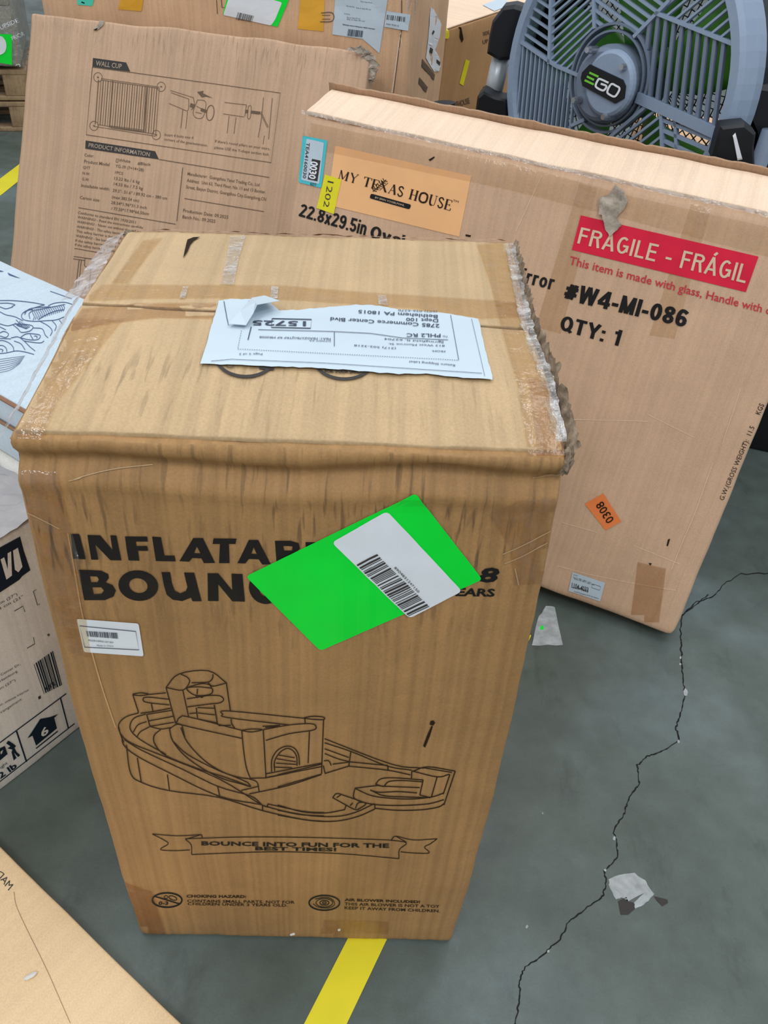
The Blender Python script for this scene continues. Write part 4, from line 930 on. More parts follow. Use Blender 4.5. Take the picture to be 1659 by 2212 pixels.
d.text('Insert 4 bolts into 4', T((662, 692), (895, 718), (898, 696), (666, 668))).text('corners of the gate/extension.', T((658, 728), (1012, 780), (1014, 758), (662, 706)))
d.text('If there\'s round pillars on your stairs,', T((1072, 745), (1520, 808), (1522, 786), (1076, 722))).text('please USE the Y-shape section bolt.', T((1068, 795), (1515, 855), (1518, 832), (1072, 772)))
for body, a, b_, h in (('Color:', (115, 168), (185, 178), 24), ('Product Model', (112, 218), (305, 244), 26), ('QYT', (105, 262), (158, 268), 22), ('N.W:', (100, 306), (155, 314), 22), ('G.W:', (97, 350), (150, 358), 22), ('Installable width:', (90, 400), (308, 430), 24), ('Carton size:', (80, 492), (232, 515), 24),
                       ('☐White', (355, 208), (465, 218), 24), ('■Black', (520, 232), (620, 242), 24), ('YG-39 (7+14+28)', (350, 252), (565, 284), 24), ('1PCS', (348, 300), (408, 310), 22), ('13.22 lbs / 6 kg', (342, 346), (535, 376), 24), ('14.33 lbs / 7.5 kg', (338, 388), (560, 424), 24), ('29.5"- 51.6" / 89.92 cm - 380 cm', (330, 438), (745, 500), 24), ('(max 383.54 cm)', (325, 488), (530, 518), 24), ('28.54*1.96*31.3 inch', (318, 530), (588, 572), 24), ('/ 77.50*17.98*66.50cm', (318, 576), (605, 618), 24),
                       ('Conforms to standard EN 1930:2011', (65, 606), (505, 682), 22), ('WARNING! - Read the instructions carefully', (62, 640), (560, 722), 20), ('WARNING! - Never use without the wall cups', (58, 675), (560, 757), 20), ('WARNING! - This safety barrier is for use', (55, 712), (500, 785), 20), ('This safety barrier is for children to 24', (52, 746), (500, 820), 20), ('WARNING! - See bottom of the box', (48, 782), (430, 845), 20), ('If the safety barrier is used at the', (45, 818), (430, 878), 20), ('If the safety barrier is damaged stop', (42, 850), (430, 912), 20),
                       ('Manufacturer:  Guangzhou Yanxi Trading Co., Ltd', (900, 312), (1448, 398), 26), ('Address:  Unit 63, Third Floor, No. 11 and 13 Baotian', (895, 362), (1490, 452), 26), ('Street, Baiyun District, Guangzhou City,Guangdong,CN', (888, 412), (1498, 508), 26), ('Production Date: 09.2025', (866, 592), (1210, 645), 26), ('Batch No.: 09.2025', (862, 640), (1112, 676), 26)):
    body = body.replace('☐', '[]').replace('■', '#'); d.line(body, T2(a)[0], T2(b_)[0], h / 3.53, bold=.004)
d.put('printed_information', SW, M['inkfade'], wb, .0010, 60)
d = Deck()
for seg in ([(683, 192), (1525, 330)], [(865, 255), (820, 662)], [(878, 490), (1483, 590)], [(70, 560), (810, 686)], [(40, 870), (250, 907)], [(35, 932), (180, 952)], [(30, 950), (120, 962)], [(75, 958), (48, 1180)], [(92, 960), (68, 1180)], [(165, 1020), (150, 1180)], [(120, 945), (115, 1000), (140, 1022), (200, 1030)], [(120, 945), (200, 955)]): d.stroke(T2(*seg), 1.5)
d.put('printed_rule', SW, M['inkfade'], wb, .0010, 60)
T = P(0, 0, 2.37)
d = Deck().poly(jag(T((555, 55), (580, 62), (560, 80), (530, 130), (510, 150), (490, 158), (480, 150), (510, 120), (520, 90), (555, 55)), 6, 3, 1)); d.put('tear', SW, M['patch'], wb, .003, 8)
Deck().poly(T((555, 55), (580, 62), (565, 82), (552, 72))).poly(T((492, 150), (505, 145), (498, 158), (482, 158))).put('tear_hole', SW, M['dark'], wb, .0036, 0)  # dark spots at both ends of the tear
# crushed upper right corner
pr = Vector(WC[2])
crumple('torn_edge', [pr + Vector((-.045, -.004, .006)), pr + Vector((-.015, -.006, -.004)), pr + Vector((.002, -.010, -.03)), pr + Vector((-.004, -.014, -.07))], (.022, 0, .008), M['patch'], wb, .004, 40, 6, 31, 'crushed grey upper corner')
# lighter strip of liner along its top edge
tape(T((1060, 130), (1100, 105), (1460, 140), (1640, 175), (1600, 190), (1300, 160)), SW, 'clear', wb, .0012)

# ------------------------------------------------------------------ big carton with yellow tape behind
p2 = at_y((890, 90), 2.27); ex = np.array([math.cos(-.2), math.sin(-.2), 0]); ey = np.array([-math.sin(-.2), math.cos(-.2), 0])
base2 = np.array([p2[0] - .005, p2[1] + .035, 0]); z2 = 1.02; D2 = .50; L2 = 1.02
A3 = lambda a, b_, z: base2 + ex * a + ey * b_ + np.array([0, 0, z])
B2 = [A3(-L2, 0, 0), A3(0, 0, 0), A3(0, 0, z2), A3(-L2, 0, z2), A3(-L2, D2, 0), A3(0, D2, 0), A3(0, D2, z2), A3(-L2, D2, z2)]
b2 = thing('cardboard_box', 'large kraft carton with yellow tape bands behind the leaning gate carton', 'box', A3(-L2 / 2, D2 / 2, 0))
o, S2 = solid_box('body', B2, M['back'], b2, .025, .012, .006, None, 11)
T = P(600, 0, 3.130)
Deck().poly([(655, -70), (704, -70), (699, 68), (644, 62)]).put('yellow_tape', S2, M['ytape'], b2, .0012, 14)
Deck().poly([(272, -70), (320, -70), (306, 24), (256, 20)]).put('yellow_tape', S2, M['ytape'], b2, .0012, 14)
Deck().poly([(482, 30), (500, -40), (640, -40), (612, 30), (600, 58)]).put('green_sticker', S2, M['green'], b2, .0014, 14)
Deck().poly(rounded([(483, 32), (502, -25), (610, 5), (595, 42), (586, 55)], 4)).put('white_sticker', S2, M['paper2'], b2, .0020, 14)
Deck().barcode([(515, 26), (510, 42), (545, 47), (550, 34)], 16, 4).put('barcode', S2, M['inkgrey'], b2, .0026, 20)
Deck().poly(T((405, -200), (760, -200), (742, 10), (688, 360), (575, 262), (370, 232))).put('shipping_label', S2, M['paper'], b2, .0016, 14)
d = Deck().barcode(T((478, 195), (470, 242), (578, 252), (584, 208)), 16, 8)
for a, b_ in (((465, 42), (520, 50)), ((530, 55), (632, 68)), ((450, 95), (490, 100)), ((468, 120), (560, 130)), ((468, 132), (590, 146)), ((440, 168), (655, 200)), ((560, 12), (640, 22))): d.line('Ship to dept 40 unit', T(a)[0], T(b_)[0], 2.8)
d.stroke(T((440, 165), (660, 195)), .7); d.put('label_print', S2, M['inkpaper'], b2, .0024, 30)
Deck().poly(T((738, 72), (895, 98), (882, 208), (722, 180))).put('barcode_label', S2, M['paper'], b2, .0024, 14)
Deck().barcode(T((742, 98), (738, 132), (868, 148), (872, 115)), 12, 5).line('X003 9F2K1Z', T((733, 165))[0], T((820, 178))[0], 3).put('barcode', S2, M['inkgrey'], b2, .0030, 20)
Deck().poly([(167, -12), (206, -12), (200, 13), (168, 10)]).put('teal_sticker', S2, M['teal'], b2, .0014, 14)
Deck().line('11', (183, 8), (189, -8), 8).put('sticker_number', S2, M['ink'], b2, .002, 14)
tape([(872, -50), (903, -50), (898, 30), (880, 30)], S2, 'clear', b2, .0014)
d = Deck().stroke(smoothp([(692, 47), (716, 46), (722, 36), (716, 27), (694, 28)]), 2).stroke([(696, 33), (714, 33)], 1.4).stroke([(696, 41), (714, 41)], 1.4); d.put('printed_mark', S2, M['inkfade'], b2, .0018, 20)
Deck().stroke([(868, 0), (868, 60), (850, 200)], 2).stroke([(468, 0), (470, 30)], 1.5).stroke([(478, -5), (480, 16), (490, 16)], 1.5).put('printed_rule', S2, M['inkfade'], b2, .0012, 20)
T = P(780, 0, 4.1475)
Deck().poly(jag(T((620, 60), (660, 100), (715, 220), (700, 330), (660, 450), (700, 520), (710, 600), (690, 640), (650, 640), (575, 520), (600, 300), (620, 60)), 3, 3, .8)).put('side_label', S2, M['paper2'], b2, .0014, 12)
Deck().poly(T((545, 525), (660, 670), (650, 720), (540, 590))).poly(T((520, 690), (595, 780), (580, 830), (512, 750))).put('side_tape_mark', S2, M['inkfade'], b2, .0012, 12)
Deck().poly(T((615, 420), (640, 440), (632, 480), (612, 465))).poly(T((672, 530), (705, 555), (700, 590), (670, 560))).poly(T((640, 270), (655, 280), (640, 310), (630, 300))).put('label_print', S2, M['inkgrey'], b2, .0020, 12)
Deck().poly(T((375, 430), (350, 280), (290, 700), (270, 830), (290, 830), (345, 440), (360, 290), (340, 300))).put('crease', S2, M['pale'], b2, .001, 20)

# ------------------------------------------------------------------ brown carton right of it
q1 = at_y((956, 68), 2.95); q2 = at_y((1067, 31), 3.10); e3 = (q2 - q1) / np.linalg.norm(q2 - q1)
b3d = np.array([-e3[1], e3[0], 0]) ; b3d = b3d / np.linalg.norm(b3d)
TLc = q1 - e3 * .01; TRc = q1 + e3 * .62
dn = lambda p, s: np.array([p[0] - .10, p[1] + .0, 0.0])
B3 = [dn(TLc, 0), dn(TRc, 0), TRc, TLc, dn(TLc + b3d * .5, 0), dn(TRc + b3d * .5, 0), TRc + b3d * .5, TLc + b3d * .5]
b3 = thing('cardboard_box', 'tilted brown carton with small yellow stickers left of the fan', 'box', (B3[0] + B3[5]) / 2)
o, S3 = solid_box('body', B3, M['brown'], b3, .03, .006, .003, None, 13)
lidc = [B3[3] + np.array([0, 0, .001]), B3[2] + np.array([0, 0, .001]), B3[2] + np.array([0, 0, .006]), B3[3] + np.array([0, 0, .006]), B3[7] + np.array([0, 0, .001]), B3[6] + np.array([0, 0, .001]), B3[6] + np.array([0, 0, .006]), B3[7] + np.array([0, 0, .006])]
o, S3l = solid_box('top_flap', lidc, M['pale'], b3, .03, .002, .001)
S3a = MultiSurf([S3, S3l])
Deck().poly(T((935, 530), (970, 545), (912, 768), (878, 745))).put('yellow_sticker', S3, M['yellow'], b3, .002, 12)
Deck().poly(smoothp(T((690, 310), (720, 270), (778, 275), (778, 340), (730, 345), (700, 380), (672, 500), (652, 495), (690, 310)))).put('yellow_sticker', S3a, M['yellow'], b3, .004, 12)
Deck().poly(T((1090, 50), (1220, 0), (1290, 0), (1350, 45), (1195, 105))).put('top_label', S3a, M['paper'], b3, .002, 12)
Deck().poly(T((850, 230), (890, 220), (915, 350), (900, 380), (880, 330), (885, 260))).put('torn_hole', S3, M['dark'], b3, .002, 12)
d = Deck().text('WAREHOUSE', T((780, 985), (975, 925), (965, 870), (770, 930)), bold=.02).poly(T((1088, 780), (1115, 765), (1132, 800), (1092, 812))).text('SIDE', T((1092, 320), (1150, 305), (1145, 270), (1087, 285)), bold=.02).text('UP', T((1090, 395), (1140, 380), (1135, 345), (1085, 360)), bold=.02)
d.put('printed_mark', S3, M['inkfade'], b3, .0015, 30)
tape(T((700, 400), (720, 330), (770, 350), (740, 560), (700, 900), (660, 880)), S3, 'tape', b3, .001)

# far neighbours seen through and beside the fan
def stray(name, label, px, y, w, dpt, h, yaw, mat, seed):
    c0 = at_y(px, y); e = np.array([math.cos(yaw), math.sin(yaw), 0]); e2 = np.array([-math.sin(yaw), math.cos(yaw), 0]); b0 = np.array([c0[0], c0[1], 0])
    q = lambda a, b_, z: b0 + e * a + e2 * b_ + np.array([0, 0, z])
    C8 = [q(0, 0, 0), q(w, 0, 0), q(w, 0, h), q(0, 0, h), q(0, dpt, 0), q(w, dpt, 0), q(w, dpt, h), q(0, dpt, h)]
    t = thing(name, label, 'box', q(w / 2, dpt / 2, 0)); o_, s_ = solid_box('body', C8, mat, t, .05, .008, .003, None, seed); return t, s_
t, s_ = stray('cardboard_box', 'kraft carton glimpsed through the right side of the fan guard', (1440, 150), 2.75, .6, .4, .62, -.1, M['back'], 41)
seam = Deck().poly([(1440, 150), (1560, 160), (1560, 175), (1440, 165)]); tape([(1430, 140), (1600, 150), (1600, 170), (1430, 160)], s_, 'tape', t, .002)
t, s_ = stray('equipment_case', 'black equipment case standing right of the fan', (1655, 60), 2.05, .5, .5, 1.05, -.25, M['black'], 42)
obox('latch', s_.hit((1657, 120), .004) or at_y((1657, 120), 2.05), ((1, 0, 0), (0, 1, 0), (0, 0, 1)), (.03, .008, .02), M['fgrey2'], t)

# ------------------------------------------------------------------ fan
FK = 1.15
FC = CAM + (np.array([.352, 1.658, .961]) - CAM) * FK; FN = np.array([-.765, -.643, .037]); FN /= np.linalg.norm(FN)
RI, RO = .235 * FK, .262 * FK
FX = np.cross([0, 0, 1], FN); FX = -FX if FX[0] < 0 else FX; FX /= np.linalg.norm(FX); FY = np.cross(FN, FX); FY = FY if FY[2] > 0 else -FY
def f3(x, y, z=0): return FC + FX * x + FY * y + FN * z
def fuv(px, dz=0.0):
    p = at_plane(px, FC + FN * dz, FN) - FC; return np.array([p @ FX, p @ FY])
fan = thing('industrial_fan', 'grey round floor fan with green and white badge behind the mirror carton', 'fan', (FC[0] + .05, FC[1] + .04, 0))
def ring(name, prof, mat, n=72, center=(0, 0), parent=fan, label=None):
    vs = []; fs = []; m_ = len(prof)
    for i in range(n):
        a = 2 * math.pi * i / n
        for r_, z_ in prof: vs.append(f3(center[0] + r_ * math.cos(a), center[1] + r_ * math.sin(a), z_))
    for i in range(n):
        for j in range(m_):
            a = i * m_ + j; b_ = i * m_ + (j + 1) % m_; c_ = ((i + 1) % n) * m_ + (j + 1) % m_; d_ = ((i + 1) % n) * m_ + j
            fs.append((a, d_, c_, b_))
    return link(name, vs, fs, mat, parent, None, label, smooth=False)
ring('housing_ring', [(RI, .0), (RI + .006, .012), (RO - .008, .012), (RO, .004), (RO + .006, -.03), (RO + .002, -.060), (RO - .008, -.060), (RI + .004, -.03)], M['fgrey'])
ring('rear_ring', [(RO - .03, -.06), (RO - .004, -.06), (RO - .022, -.165), (RO - .035, -.165)], M['black'])
HC = fuv((1303, 172), .02)
ring('hub_ring', [(.098, .006), (.103, .006), (.103, -.016), (.098, -.016)], M['fgrey2'], 48, HC)
ring('hub_ring', [(.086, .006), (.090, .006), (.090, -.016), (.086, -.016)], M['fgrey2'], 48, HC)
HB = fuv((1316, 181), .045)
def disc(name, c, prof, mat, parent=fan, n=40, sx=1.0):
    vs = []; fs = []
    for r_, z_ in prof:
        for i in range(n): a = 2 * math.pi * i / n; vs.append(f3(c[0] + r_ * sx * math.cos(a), c[1] + r_ * math.sin(a), z_))
    for j in range(len(prof) - 1):
        for i in range(n): fs.append((j * n + i, j * n + (i + 1) % n, (j + 1) * n + (i + 1) % n, (j + 1) * n + i))
    fs.append(tuple(range(n))[::-1]); fs.append(tuple(range((len(prof) - 1) * n, len(prof) * n)))
    return link(name, vs, fs, mat, parent)
disc('motor_housing', fuv((1318, 182), .0), [(.070, -.10), (.074, -.02), (.074, .010), (.068, .030), (.060, .036)], M['fgrey2'])
cap = disc('hub_cap', HB, [(.060, .034), (.062, .040), (.060, .046), (.054, .050)], M['fgrey'])
for px in ((1278, 108), (1352, 145), (1248, 216), (1312, 252)):
    c_ = fuv(px, .045); disc('bolt', c_, [(.0075, .028), (.0075, .052), (.0055, .060), (.003, .060)], M['steel'], fan, 12)
# slats of the guard
def clip_poly(seg, poly):
    a, b_ = np.array(seg[0], float), np.array(seg[1], float); ts = []
    d_ = b_ - a
    for i in range(len(poly)):
        p, q = np.array(poly[i]), np.array(poly[(i + 1) % len(poly)]); e = q - p; den = d_[0] * e[1] - d_[1] * e[0]
        if abs(den) < 1e-9: continue
        t = ((p - a)[0] * e[1] - (p - a)[1] * e[0]) / den; s = ((p - a)[0] * d_[1] - (p - a)[1] * d_[0]) / den
        if 0 <= s <= 1: ts.append(t)
    ts.sort(); return [(a + d_ * ts[i], a + d_ * ts[i + 1]) for i in range(0, len(ts) - 1, 2)]
def clip_disc(a, b_, c, r, inside=True):
    d_ = b_ - a; f_ = a - c; A_ = d_ @ d_; B_ = 2 * f_ @ d_; C_ = f_ @ f_ - r * r; D_ = B_ * B_ - 4 * A_ * C_
    if D_ <= 0: return [] if inside else [(a, b_)]
    t0, t1 = (-B_ - math.sqrt(D_)) / (2 * A_), (-B_ + math.sqrt(D_)) / (2 * A_)
    if inside:
        t0, t1 = max(0, t0), min(1, t1); return [(a + d_ * t0, a + d_ * t1)] if t1 > t0 else []
    out = []
    if t0 > 0: out.append((a, a + d_ * min(1, t0)))
    if t1 < 1: out.append((a + d_ * max(0, t1), b_))
    return [s for s in out if np.linalg.norm(s[1] - s[0]) > .006]
def bar(name, a, b_, w, dp, mat, z=.004, label=None):
    d_ = (b_ - a) / np.linalg.norm(b_ - a); n2 = np.array([-d_[1], d_[0]]) * w / 2; vs = []
    for zz in (z, z - dp):
        for p, s in ((a, 1), (b_, 1), (b_, -1), (a, -1)): q = p + n2 * s; vs.append(f3(q[0], q[1], zz))
    return link(name, vs, [(0, 1, 2, 3), (7, 6, 5, 4), (0, 4, 5, 1), (1, 5, 6, 2), (2, 6, 7, 3), (3, 7, 4, 0)], mat, fan, None, label)
O_ = np.array([0, 0])
sect = [
    ([(1080, 60), (1136, 95), (1189, 135), (1193, 0), (1198, -200), (1210, -420), (1000, -420)], [((1130, -22), (1190, 18)), ((1130, 70), (1188, 110))], 5, (-16, 6), .006),
    ([(1189, 135), (1204, 142), (1240, 158), (1287, 60), (1286, 0), (1290, -420), (1200, -420), (1193, 0)], [((1189, 20), (1286, -62)), ((1189, 131), (1286, 40))], 7, (-16, 9), .006),
    ([(1286, 0), (1287, 60), (1330, 48), (1372, 80), (1450, 0), (1660, -420), (1290, -420)], [((1288, -48), (1400, 34)), ((1288, 22), (1400, 104))], 4, (-16, 4), .0075),
    ([(1418, 27), (1576, 90), (1700, 120), (1700, -420), (1660, -420), (1450, 0)], [((1430, 44), (1500, -14)), ((1540, 96), (1610, 38))], 7, (-8, 10), .006),
    ([(1418, 27), (1372, 80), (1385, 205), (1547, 280), (1700, 345), (1700, 145), (1576, 90)], [((1406, 40), (1388, 198)), ((1565, 92), (1543, 273))], 10, (0, 0), .010),
    ([(1431, 232), (1438, 340), (1442, 480), (1620, 480), (1620, 320), (1547, 280)], [((1430, 258), (1536, 300)), ((1441, 307), (1516, 342))], 3, (0, 6), .009),
    ([(1382, 205), (1431, 232), (1438, 340), (1442, 480), (1290, 480), (1317, 299), (1392, 234)], [((1324, 289), (1400, 231)), ((1400, 318), (1476, 258))], 5, (-1, 7), .007),
    ([(1050, 55), (1136, 95), (1204, 142), (1252, 162), (1235, 272), (1225, 480), (1000, 480), (1000, 200)], [((1133, 95), (1119, 245)), ((1236, 150), (1220, 300))], 12, (0, 5), .0055),
    ([(1235, 272), (1317, 299), (1290, 480), (1225, 480)], [((1240, 285), (1300, 330)), ((1235, 330), (1300, 380))], 3, (0, 4), .006)]
hub_r = .101
for poly, (s0, s1), cnt, (lo, hi), wdt in sect:
    pu = [fuv(p) for p in poly]; s0 = [fuv(p) for p in s0]; s1 = [fuv(p) for p in s1]
    for k in range(lo, cnt + hi):
        t = k / (cnt - 1); a = s0[0] * (1 - t) + s1[0] * t; b_ = s0[1] * (1 - t) + s1[1] * t
        d_ = b_ - a; a, b_ = a - d_ * 6, b_ + d_ * 6
        for sa, sb in clip_poly((a, b_), pu):
            for ta, tb in clip_disc(sa, sb, O_, RI + .004):
                for ua, ub in clip_disc(ta, tb, HC, hub_r, False):
                    if np.linalg.norm(ub - ua) > .008: bar('guard_slat', ua, ub, wdt * .72, .009, M['fgrey2'] if wdt > .009 else M['fgrey'])
ribs = [((1210, -420), (1193, 0)), ((1193, 0), (1189, 138)), ((1080, 62), (1136, 95)), ((1136, 95), (1204, 142)), ((1204, 142), (1256, 164)), ((1290, -420), (1286, 0)), ((1286, 0), (1287, 62)), ((1372, 80), (1450, 0)), ((1450, 0), (1660, -420)), ((1418, 27), (1600, 100)), ((1431, 240), (1438, 480)), ((1317, 299), (1398, 230)), ((1225, 480), (1235, 272)), ((1235, 272), (1266, 258))]
for a, b_ in ribs:
    for ta, tb in clip_disc(fuv(a), fuv(b_), O_, RI + .004):
        for ua, ub in clip_disc(ta, tb, HC, hub_r - .02, False): bar('guard_rib', ua, ub, .007, .013, M['fgrey'], .007)
a, b_ = fuv((1380, 210)), fuv((1585, 303))
for ta, tb in clip_disc(a, b_, O_, RI + .004): bar('guard_rib', ta, tb, .020, .014, M['fgrey'], .009, 'wide flat guard rib')
# badge
class FanPlane(Surf):
    def __init__(s, z): s.z = z
    def hit(s, px, off): return Vector(at_plane(px, FC + FN * (s.z + off), FN))
T = P(1100, 0, 4.1475)
def slab(name, pts, z0, z1, mat, label=None):
    a = [FanPlane(z1).hit(p, 0) for p in pts]; nF = Vector(FN); b2_ = [p - nF * (z1 - z0) for p in a]; n = len(a)
    return link(name, a + b2_, [tuple(range(n)), tuple(range(2 * n - 1, n - 1, -1))] + [(i, n + i, n + (i + 1) % n, (i + 1) % n) for i in range(n)], mat, fan, None, label)
slab('badge', T((720, 578), (1012, 715), (1037, 770), (1025, 880), (945, 926), (655, 770), (640, 700), (652, 648)), .044, .054, M['black'], 'black badge with EGO lettering')
FP = FanPlane(.054)
d = Deck()
for q in (((718, 650), (800, 688)), ((696, 685), (760, 716)), ((676, 718), (758, 757))): d.stroke(T(*q), 4.6)
d.put('badge_letter', FP, M['lime'], fan, .001, 0, 'lime green letter E of bars')
d = Deck().stroke(smoothp(T((890, 742), (815, 708), (795, 718), (775, 762), (785, 785), (835, 810), (858, 800), (870, 770), (820, 750))), 4.4)
d.stroke(smoothp(T((905, 762), (885, 800), (880, 830), (900, 848), (935, 865), (958, 855), (985, 810), (985, 785), (960, 770), (925, 752), (905, 762))), 4.4)
d.put('badge_letter', FP, M['pwhite'], fan, .001, 0, 'white letters G and O')
# blades and rear guard
for k in range(5):
    vs = []; fs = []; nr, na = 8, 6
    for i in range(nr + 1):
        r_ = .06 + (RI - .075) * i / nr
        for j in range(na + 1):
            s = j / na - .5; a = 2 * math.pi * k / 5 + .3 + s * (.85 - .15 * i / nr) + .25 * i / nr; vs.append(f3(r_ * math.cos(a), r_ * math.sin(a), -.085 + s * .07 * (1 - .4 * i / nr)))
    for i in range(nr):
        for j in range(na): a = i * (na + 1) + j; fs.append((a, a + 1, a + na + 2, a + na + 1))
    link('fan_blade', vs, fs, M['bladeg'], fan, solid=.002, smooth=True)
bm = bmesh.new()
for k in range(15):
    r_ = .05 + k * (RO - .085) / 14; n = 48
    for i in range(n):
        a0_, a1_ = 2 * math.pi * i / n, 2 * math.pi * (i + 1) / n; tube_bm(bm, f3(r_ * math.cos(a0_), r_ * math.sin(a0_), -.155), f3(r_ * math.cos(a1_), r_ * math.sin(a1_), -.155), .0014, 4, cap=False)
for i in range(72):
    a = 2 * math.pi * i / 72; tube_bm(bm, f3(.05 * math.cos(a), .05 * math.sin(a), -.157), f3((RO - .03) * math.cos(a), (RO - .03) * math.sin(a), -.157), .0014, 4, cap=False)
o = from_bm('rear_guard', bm, M['black'], fan, 'black wire rear guard'); o['kind'] = 'stuff'
# stand: side brackets, tubes, foot
def hull(name, pts, y, depth, mat, label=None, parent=fan, bev=.01):
    a = [Vector(at_y(p, y)) for p in pts]; cen = sum(a, Vector()) / len(a); dvec = Vector((0.15 * depth, depth, -.0)); n = len(a)
    ins = [cen + (p - cen) * .86 for p in a]
    rings_ = [[p + dvec * 0 for p in ins], [p + dvec * .12 for p in a], [p + dvec * .9 for p in a], [p + dvec for p in ins]]
    vs = [p for r_ in rings_ for p in r_]; fs = [tuple(range(n)), tuple(range(4 * n - 1, 3 * n - 1, -1))]
    for j in range(3): fs += [(j * n + i, (j + 1) * n + i, (j + 1) * n + (i + 1) % n, j * n + (i + 1) % n) for i in range(n)]
    return link(name, vs, fs, mat, parent, None, label)
T = P(780, 0, 4.1475)
hull('side_bracket', T((1275, 60), (1380, 45), (1460, 70), (1400, 300), (1335, 540), (1235, 548), (1125, 485), (1145, 330), (1175, 190)), 2.16, .09, M['black'], 'black knobbly left bracket')
bm = bmesh.new(); tube_bm(bm, at_y((1084, 120), 2.20), at_y((1058, 232), 2.20), .022, 16); from_bm('stand_tube', bm, M['stand'], fan, 'pale grey upright tube', smooth=True)
hull('foot_block', T((1040, 870), (1090, 825), (1200, 880), (1300, 900), (1320, 1100), (1180, 1150), (1020, 1010)), 2.10, .09, M['black'])
o_ = bm = bmesh.new(); tube_bm(bm, at_y((958, 222), 2.25), at_y((958, 300), 2.25), .030, 20, .030); 
from_bm('foot_cap', bm, M['black'], fan)
T = P(1400, 0, 5.529)
hull('side_knob', T((870, 1520), (1050, 1500), (1160, 1490), (1295, 1600), (1270, 1760), (1280, 2010), (1100, 1990), (760, 1905), (830, 1640)), 1.60, .06, M['black'], 'black tilt knob at right')
hull('knob_mark', T((1012, 1625), (1045, 1590), (1128, 1905), (1068, 1918)), 1.597, .01, M['pwhite'], 'white pointer on knob')
hull('side_bracket', T((1180, 1330), (1270, 1220), (1330, 1020), (1700, 1060), (1700, 1900), (1300, 1850), (1300, 1600)), 1.72, .10, M['black'])
# base frame of the stand down to the floor
fb = [f3(-.33, -.02, -.07), f3(.34, -.02, -.07)]
bm = bmesh.new()
for p in fb:
    q = p + np.array([0, 0, 0]); tube_bm(bm, q, (q[0] + .0, q[1] + .04, .03), .016, 12)
tube_bm(bm, (fb[0][0], fb[0][1] + .04, .03), (fb[1][0], fb[1][1] + .04, .03), .018, 12)
for p in fb:
    tube_bm(bm, (p[0] - .03, p[1] - .05, .018), (p[0] + .03, p[1] + .25, .018), .018, 12)
from_bm('stand_frame', bm, M['fgrey2'], fan, smooth=True)

# ------------------------------------------------------------------ wrapped pallet, upper left
G0, G1 = at_z((0, 300), 0), at_z((38, 284), 0); ep = (G1 - G0) / np.linalg.norm(G1 - G0); ep = np.array([1, .35, 0]) / math.hypot(1, .35); ed = np.array([-ep[1], ep[0], 0])
PA = G1 + ep * .10
def pq(a, b_, z): return PA + ep * a + ed * b_ + np.array([0, 0, z])
def pbox(name, a0_, a1_, b0_, b1_, z0, z1, mat, parent, **kw):
    C8 = [pq(a0_, b0_, z0), pq(a1_, b0_, z0), pq(a1_, b0_, z1), pq(a0_, b0_, z1), pq(a0_, b1_, z0), pq(a1_, b1_, z0), pq(a1_, b1_, z1), pq(a0_, b1_, z1)]
    return solid_box(name, C8, mat, parent, kw.get('res', .1), kw.get('r', .004), kw.get('amp', 0.002), None, kw.get('seed', 0))
zz = 0
for k in range(2):
    pl = thing('pallet', ('lower' if k == 0 else 'upper') + ' wooden pallet of the stack under the wrapped goods', 'pallet', pq(-.6, .4, zz))
    for b0_ in (0, .36, .70): pbox('bottom_board', -1.2, 0, b0_, b0_ + .1, zz, zz + .022, M['wood'], pl, amp=0)
    for a0_ in (-1.2, -.66, -.12):
        for b0_ in (0, .35, .70): pbox('block', a0_, a0_ + .12, b0_, b0_ + .1, zz + .022, zz + .12, M['wood'], pl, amp=0)
    for i in range(6): pbox('top_board', -1.2, 0, i * .14, i * .14 + .11, zz + .12, zz + .145, M['wood'], pl, seed=i, amp=0)
    zz += .151
t = thing('wrapped_stack', 'grey stretch-wrapped stack of cartons on the wooden pallets', 'stack', pq(-.6, .4, zz))
z0 = zz + .014
for k in range(3):
    o, s_ = pbox('carton', -1.18, -.02, .0, .8, z0, z0 + .26, plain('grey_carton', (184, 178, 168), .6, .3, var=.15, scale=9), t, amp=.006, res=.06, seed=k); z0 += .262
o, s_ = pbox('stretch_film', -1.2, 0, -.02, .82, zz + .010, z0 + .01, M['film'], t, amp=.008, res=.04, seed=5)
Deck().poly([(-40, 72), (26, 74), (26, 140), (-40, 128)]).put('green_sticker', s_, M['green'], t, .004, 10)
Deck().poly(smoothp([(-20, 76), (4, 78), (14, 95), (8, 115), (-20, 122)])).put('white_sticker', s_, M['paper2'], t, .008, 10)
Deck().line('UPSIDE', (2, 64), (40, 48), 10).line('PRIOR', (28, 88), (52, 76), 10).line('JUMBO', (0, 168), (46, 144), 10).put('printed_mark', s_, M['pwhite'], t, .004, 20)

# ------------------------------------------------------------------ left: white cartons
s_dir = np.array([.547, .837, 0]); n_dir = np.array([.837, -.547, 0]); O2 = np.array([-.521, .861, 0])
def lq(s, t_, z): return O2 + s_dir * s + n_dir * t_ + np.array([0, 0, z])
ZT = .475
VB = [lq(-.55, 0, 0), lq(.30, 0, 0), lq(.30, 0, ZT), lq(-.55, 0, ZT), lq(-.55, -.6, 0), lq(.30, -.6, 0), lq(.30, -.6, ZT), lq(-.55, -.6, ZT)]
vb = thing('cardboard_box', 'greyish white carton with navy logo and pictograms, left of bounce box', 'box', lq(-.1, -.3, 0))
o, SV = solid_box('body', VB, M['greywhite'], vb, .02, .005, .0015, None, 17)
T = P(0, 1040, 3.1615)
d = Deck().poly(T((-60, 480), (135, 375), (160, 470), (205, 605), (150, 645), (130, 670), (0, 755), (-260, 900), (-300, 690)))
d.put('printed_logo', SV, M['navy'], vb, .0008, 16)
